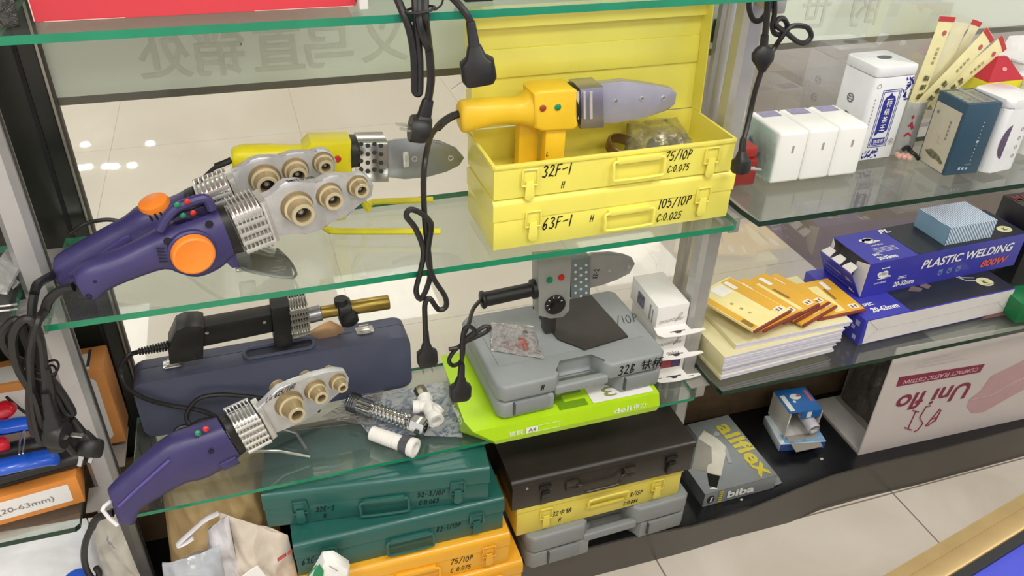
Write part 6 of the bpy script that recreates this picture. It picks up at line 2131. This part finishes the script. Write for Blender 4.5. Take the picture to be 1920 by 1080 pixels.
# striped carton
def stripes(name, c1, c2, sc, rot, dots=False):
    m = bpy.data.materials.new(name); m.use_nodes = True
    nt = m.node_tree; b = nt.nodes['Principled BSDF']; b.inputs['Roughness'].default_value = .5
    tc = nt.nodes.new('ShaderNodeTexCoord'); mp = nt.nodes.new('ShaderNodeMapping'); mp.inputs['Rotation'].default_value = rot
    w = nt.nodes.new('ShaderNodeTexWave'); w.wave_type = 'BANDS'; w.inputs['Scale'].default_value = sc
    nt.links.new(tc.outputs['Object'], mp.inputs[0]); nt.links.new(mp.outputs[0], w.inputs[0])
    cr = nt.nodes.new('ShaderNodeValToRGB'); cr.color_ramp.elements[0].position = .45; cr.color_ramp.elements[1].position = .55
    cr.color_ramp.elements[0].color = hx(c1); cr.color_ramp.elements[1].color = hx(c2)
    nt.links.new(w.outputs[0], cr.inputs[0]); nt.links.new(cr.outputs[0], b.inputs['Base Color'])
    return m

t = thing('striped_carton', 'small carton striped in pale blue and white on top of the open violet-blue carton', 'carton', (1.402, 1.146, ZL + .0663 + .0850), math.radians(1))
ST1 = stripes('blue white stripes', '6f90ba', 'dfe6ec', 55, (0, 0, .12))
ST2 = stripes('blue white slant stripes', '6f90ba', 'dfe6ec', 55, (0, .7, 0))
part(MB().box(0, .132, 0, .094, 0, .044, .001), 'card_shell', ST1, t)
b = MB(); rect(b, (0, 0, 0), UX, UZ, .0005, .1315, .0005, .0435, .0004); part(b, 'slant_striped_face', ST2, t)
b = MB(); rect(b, (0, .094, 0), -UY, UZ, .0005, .0935, .0005, .0435, .0004); part(b, 'dotted_face', stripes('blue white dots', '86a9c4', 'd7e4ec', 75, (.8, 0, 0)), t)

# black cartons and small things at the frame edge
BLKC = P('black printed card', '1d1b1d', .35, var=.15, coat=.1)
bx = Box('tool_carton', 'black carton with dim red lettering standing beyond the violet-blue cartons', 'carton', (1.652, 1.142, ZL), -1, .30, .108, .192, BLKC)
o, u, v = bx.top()
b = MB(); type_on(b, 'MAX', o + u * .006 + v * .070, u, v, h=.026, w=.070, bold=.03, lift=.001); bx.put(b, 'red_lettering', P('dim red print', '7c2a2c', .5))
b = MB(); type_on(b, 'M', o + u * .060 + v * .030, u, v, h=.022, w=.026, bold=.03, lift=.001)
o, u, v = bx.front()
rect(b, o, u, v, .01, .29, .118, .120, .001); rect(b, o, u, v, .02, .06, .135, .140, .001); rect(b, o, u, v, .01, .29, .100, .1012, .001)
o, u, v = bx.lside()
rect(b, o, u, v, .03, .09, .125, .127, .001); rect(b, o, u, v, .05, .09, .112, .115, .001)
bx.put(b, 'pale_lettering', P('pale grey print', 'a9a9ab', .5))
p = atz(1903, 606, ZL)
bx = Box('box', 'green box on the glass beside the violet-blue cartons', 'box', (p.x, p.y, ZL), -6, .09, .07, .050, P('emerald card', '14713f', .4))
q = [atz(x, y, ZL + .0005) for x, y in ((1838, 600), (1893, 590), (1908, 585), (1870, 580))]
b = MB(); lo = b.ring(q); hi = b.ring([p + Vector((0, 0, .002)) for p in q]); b.skin([lo, hi])
tag(b.build('card', P('dull maroon card', '6d4644', .5)), 'dull maroon card lying on the glass beside the violet-blue carton', 'card')

# ---- plinth: faucet box, small boxes, cistern carton
GRY = P('silver grey card', '8f9497', .4, .15, var=.05)
zt = .119 + .041
out = [atz(x, y, zt) for x, y in ((1322, 927), (1290, 881), (1297, 878), (1308, 821), (1289, 796), (1365, 778), (1458, 891))]
t = thing('faucet_box', 'flat silver-grey box with a tap picture and yellow lettering lying on the black plinth', 'box', (.81, 1.002, .119))
b = MB()
lo = b.ring([Vector((p.x, p.y, .1195)) for p in (out[0], out[1])] + [Vector((out[1].x, out[4].y, .1195))] + [Vector((p.x, p.y, .1195)) for p in (out[5], out[6])])
hi = b.ring([Vector((p.x, p.y, zt - .001)) for p in (out[0], out[1])] + [Vector((out[1].x + .05, out[4].y, zt - .001))] + [Vector((p.x, p.y, zt - .001)) for p in (out[5], out[6])])
b.skin([lo, hi])
build_in(b, 'card_shell', P('dark silver card', '5f6466', .4, .1, var=.08), t)
b = MB(); lo = b.ring([Vector((p.x, p.y, zt - .0008)) for p in out]); hi = b.ring([Vector((p.x, p.y, zt)) for p in out]); b.skin([lo, hi])
lidp = build_in(b, 'printed_lid', GRY, t)
b = MB(); q = [Vector((out[0].x, out[0].y - .0006, .1205)), Vector((out[6].x - .002, out[6].y - .0006, .1205)), Vector((out[6].x, out[6].y - .0006, zt - .0005)), Vector((out[0].x, out[0].y - .0006, zt - .0005))]
b.poly(q); build_in(b, 'front_face', GRY, t)
q = [atz(x, y, .121) for x, y in ((1451, 912), (1466, 906), (1459, 893), (1450, 895))]
b = MB(); lo = b.ring(q); hi = b.ring([p + Vector((0, 0, .001)) for p in q]); b.skin([lo, hi]); build_in(b, 'loose_flap', GRY, t)
b = MB()
a0, a1 = atz(1336, 783, zt), atz(1442, 890, zt)
c0, c1 = atz(1340, 800, zt), atz(1428, 897, zt)
u_ = (c1 - c0).normalized(); L = (c1 - c0).length
v_ = UZ.cross(u_)
type_on(b, 'allflex', c0, u_, v_, h=.044, w=L, bold=.03, lift=.001)
build_in(b, 'yellow_lettering', P('yellow print', 'd8ca48', .45), lidp)
b = MB()
def toppatch(pts, m, nm, lift=.0008):
    b = MB(); b.poly([atz(x, y, zt + lift) for x, y in pts]); return build_in(b, nm, m, lidp)
CRW = P('cream white print', 'd9d6c6', .4, var=.06, vs=60)
toppatch([(1309, 822), (1320, 807), (1345, 822), (1362, 838), (1361, 850), (1352, 892), (1325, 886), (1327, 872), (1335, 868), (1334, 838)], CRW, 'tap_picture', .0010)
toppatch([(1309, 822), (1334, 838), (1335, 868), (1327, 884), (1298, 880)], P('grey brown print', '9b988c', .4), 'tap_shade', .0005)
toppatch([(1362, 838), (1373, 868), (1366, 868), (1359, 845)], P('pale grey print', 'c9cdcb', .4), 'tap_handle', .0012)
toppatch([(1336, 816), (1342, 808), (1350, 812), (1348, 818)], P('pale grey print', 'c9cdcb', .4), 'tap_ring', .0012)
toppatch([(1326, 887), (1350, 893), (1344, 915), (1330, 911)], P('dark chrome print', '23251f', .7, var=.3, vs=200, spec=.1), 'tap_spout', .0016)
toppatch([(1330, 917), (1346, 917), (1338, 912)], WINK, 'water_mark', .0012)
b = MB(); o = Vector((out[0].x, out[0].y - .0008, .120))
type_on(b, 'biba', o + Vector((.058, 0, .011)), UX, UZ, h=.022, w=.068, bold=.035, lift=.0008)
build_in(b, 'lettering', WINK, t)
b = MB(); disc(b, o, UX, UZ, .017, .020, .009, .012); build_in(b, 'dark_seal', P('dark seal', '2d3032', .4), t)
b = MB(); type_on(b, 'l', o + Vector((.0145, 0, .012)), UX, UZ, h=.015, w=.004, lift=.0012, shear=.2); build_in(b, 'seal_lettering', WINK, t)
b = MB()
for k in range(6):
    rect(b, o, UX, UZ, .036, .045, .005 + k * .006, .009 + k * .006, .0007)
build_in(b, 'yellow_code', P('yellow print', 'd8ca48', .45), t)

BL2 = P('bright blue card', '1767b5', .4, var=.08, vs=30)
BL3 = P('pale blue print card', '7ba7cf', .4, var=.35, vs=45)
bx = Box('box', 'low white and blue box on the black plinth under the open-ended box', 'box', (1.069, 1.101, .1195), -11, .114, .098, .0235, P('white blue card', 'd3dce4', .4, var=.08, vs=40))
b = MB(); rect(b, *bx.front(), .001, .113, .001, .022, .0005); bx.put(b, 'blue_face', P('deep blue print', '3f5fa8', .4, var=.35, vs=50))
b = MB(); rect(b, *bx.top(), .012, .113, .001, .030, .0005); rect(b, *bx.top(), .085, .113, .03, .096, .0005); bx.put(b, 'blue_top', BL3)
t = thing('box', 'open-ended white box with a bright blue top, standing on the low box', 'box', (1.092, 1.118, .1435), math.radians(-6))
W, D, H = .082, .085, .070
b = MB(); w = .0013
b.box(0, W, 0, D, 0, w); b.box(0, w, 0, D, w, H); b.box(W - w, W, 0, D, w, H); b.box(w, W - w, D - w, D, w, H)
part(b, 'card_shell', P('white box card', 'dcd8d2', .5, var=.03), t)
b = MB(); b.box(-.001, W + .001, .004, D, H, H + .0015); b.box(.030, W, .003, .0045, H - .020, H + .001)
tp = part(b, 'blue_top', BL2, t)
b = MB(); rect(b, (0, 0, H + .0015), UX, UY, .004, .016, .010, D - .02, .0005); disc(b, (0, 0, H + .0015), UX, UY, .040, .056, .014, .010, lift=.0005); disc(b, (0, 0, H + .0015), UX, UY, .030, .040, .004, lift=.0005); rect(b, (0, .003, 0), UX, UZ, .044, .056, H - .018, H, .0006)
part(b, 'white_print', WINK, tp)
b = MB(); disc(b, (0, 0, H + .0015), UX, UY, .049, .058, .006, .004, lift=.001); rect(b, (0, 0, H + .0015), UX, UY, .070, .078, .035, .075, .0005)
part(b, 'red_print', P('pink red print', 'c8646a', .5), tp)
b = MB(); lo = b.ring([(.002, 0, w), (W - .002, 0, w), (W - .004, -.040, -.006), (.006, -.046, -.006)]); hi = b.ring([p.co + Vector((0, 0, .0014)) for p in lo]); b.skin([lo, hi])
part(b, 'end_flap', P('grey card inside', '9a958c', .7), t)
b = MB(); lo = b.ring([(0, 0, .004), (0, 0, H - .004), (-.016, -.020, H - .016), (-.014, -.016, .010)]); hi = b.ring([p.co + Vector((-.001, .001, 0)) for p in lo]); b.skin([lo, hi])
part(b, 'side_flap', P('white box card', 'dcd8d2', .5, var=.03), t)
tag(MB().lathe([(.0135, 0), (.0150, .002), (.0150, .050), (.0105, .050), (.0105, .002)], (1.150, 1.094, .174), (.05, 1, .15), 28, cap=False).build('pipe_ring', P('lilac white plastic', 'd6d3da', .3)), 'lilac-white plastic ring in the mouth of the open-ended box', 'pipe fitting')

CW_ = P('white corrugated carton', 'd8cfcd', .6, var=.025, vs=8)
MAR = P('maroon print', '8a2a4a', .5)
pc = Pose(1607, 857, 1.036, -1.5)
t = thing('cistern_carton', 'large white carton with upside-down maroon lettering standing open-ended on the black plinth', 'carton', (1.2455, 1.036, .119), math.radians(-1.5))
W, D, H = .62, .195, .317
w = .003
b = MB(); b.box(0, W, 0, w, 0, H)
fr_ = part(b, 'front_panel', CW_, t)
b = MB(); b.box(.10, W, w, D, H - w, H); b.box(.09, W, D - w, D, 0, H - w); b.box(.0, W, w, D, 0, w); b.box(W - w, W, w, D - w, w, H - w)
part(b, 'side_panels', P('shade-toned carton inside', '8d857d', .7, var=.05), t)  # grey colour paints the shade inside the open carton
b = MB(); b.box(.002, .066, .006, D - .004, .004, .0065); part(b, 'bottom_flap', P('shade-toned carton flap', 'b3aeaa', .65, var=.04), t)  # flap greyed in its colour for the shade lying on it
inv = MW[t.name].inverted()
def F(px, py, lift=.0006):
    p = inv @ onpl(px, py, pc.o, pc.n); return Vector((p.x, 0, p.z))
b = MB()
q = [F(1680, 725), F(1837, 698), F(1847, 682), F(1686, 707)]
b.poly([p + Vector((0, -.0006, 0)) for p in q])
p0 = F(1823, 714); 
type_on(b, 'Uni flo', F(1826, 714) + Vector((0, 0, 0)), -UX, -UZ, h=.052, w=F(1826, 714).x - F(1688, 740).x, bold=.02, shear=0.15, lift=.0008)
def penstroke(pts, r=.0022):
    b.tube([F(*p) + Vector((0, -.0004, 0)) for p in pts], r, 5, 0, flat=.5)
penstroke([(1696, 801), (1709, 806)]); penstroke([(1702, 803), (1716, 772)]); penstroke([(1711, 769), (1722, 772)])
penstroke([(1713, 809), (1720, 806), (1730, 793), (1724, 782), (1736, 762), (1745, 760)])
penstroke([(1735, 798), (1762, 766)]); penstroke([(1752, 790), (1764, 768)]); penstroke([(1735, 798), (1740, 797), (1756, 785)]); penstroke([(1744, 786), (1757, 782)])
part(b, 'maroon_print', MAR, fr_)
b = MB(); p0, p1 = F(1840, 687), F(1688, 714)
uu = (p1 - p0); Lw = uu.length
type_on(b, 'COMPACT PLASTIC CISTERN', p0 + uu * .03, uu, Vector((0, 0, -1)), h=.012, w=Lw * .92, bold=.02, shear=.2, lift=.0012)
part(b, 'banner_lettering', P('pale pink ink', 'e0b9c0', .5), fr_)
b = MB()
q = [F(*p) + Vector((0, -.0005, 0)) for p in ((1812, 762), (1818, 748), (1838, 733), (1858, 705), (1890, 690), (1930, 670), (1960, 655), (1985, 668), (1960, 700), (1920, 730), (1880, 752), (1845, 772), (1822, 775))]
b.poly(q); part(b, 'pink_picture', P('dusty pink print', 'c9a3a6', .55, var=.05), fr_)
b = MB()
b.tube([F(*p) + Vector((0, -.0006, 0)) for p in ((1818, 750), (1860, 740), (1895, 720), (1960, 690))], .0008, 4, 3)
for k in range(3):
    b.tube([F(1712 + k * 4, 690 - k * 5) + Vector((0, -.0004, 0)), F(1812 - k * 14, 672 - k * 4) + Vector((0, -.0004, 0))], .0008, 4, 0)
part(b, 'faint_print', P('faint grey print', 'b2a9a9', .5), fr_)
t = thing('wrapped_goods', 'clear-wrapped dark goods inside the open end of the cistern carton', 'package', (1.42, 1.13, .123))
b = bag(MB(), [Vector((1.335, 1.055, .124)), Vector((1.335, 1.215, .124)), Vector((1.345, 1.20, .33)), Vector((1.345, 1.06, .33))], .012, .02, 24, 61, 26, 26, .3)
build_in(b, 'wrap_film', film('clear goods film', 'd5cdc4', .10, .12, 1.4, wrinkle=.3, ws=25), t, angle=60)
build_in(MB().box(1.36, 1.80, 1.05, 1.215, .124, .40, .01), 'dark_goods', P('dark brown goods', '4a382a', .5, var=.2), t)
for px, py, s in ((1540, 862, .0035), (1390, 938, .003)):
    p = atz(px, py, .119)
    tag(MB().box(p.x - s, p.x + s, p.y - s * .7, p.y + s * .7, .1192, .1192 + s, .0006).build('crumb', P('pale crumb', 'c9c4b8', .6)), 'pale crumb on the black plinth ' + ('near the low white and blue box' if px > 1500 else 'in front of the flat silver-grey box'), 'crumb')
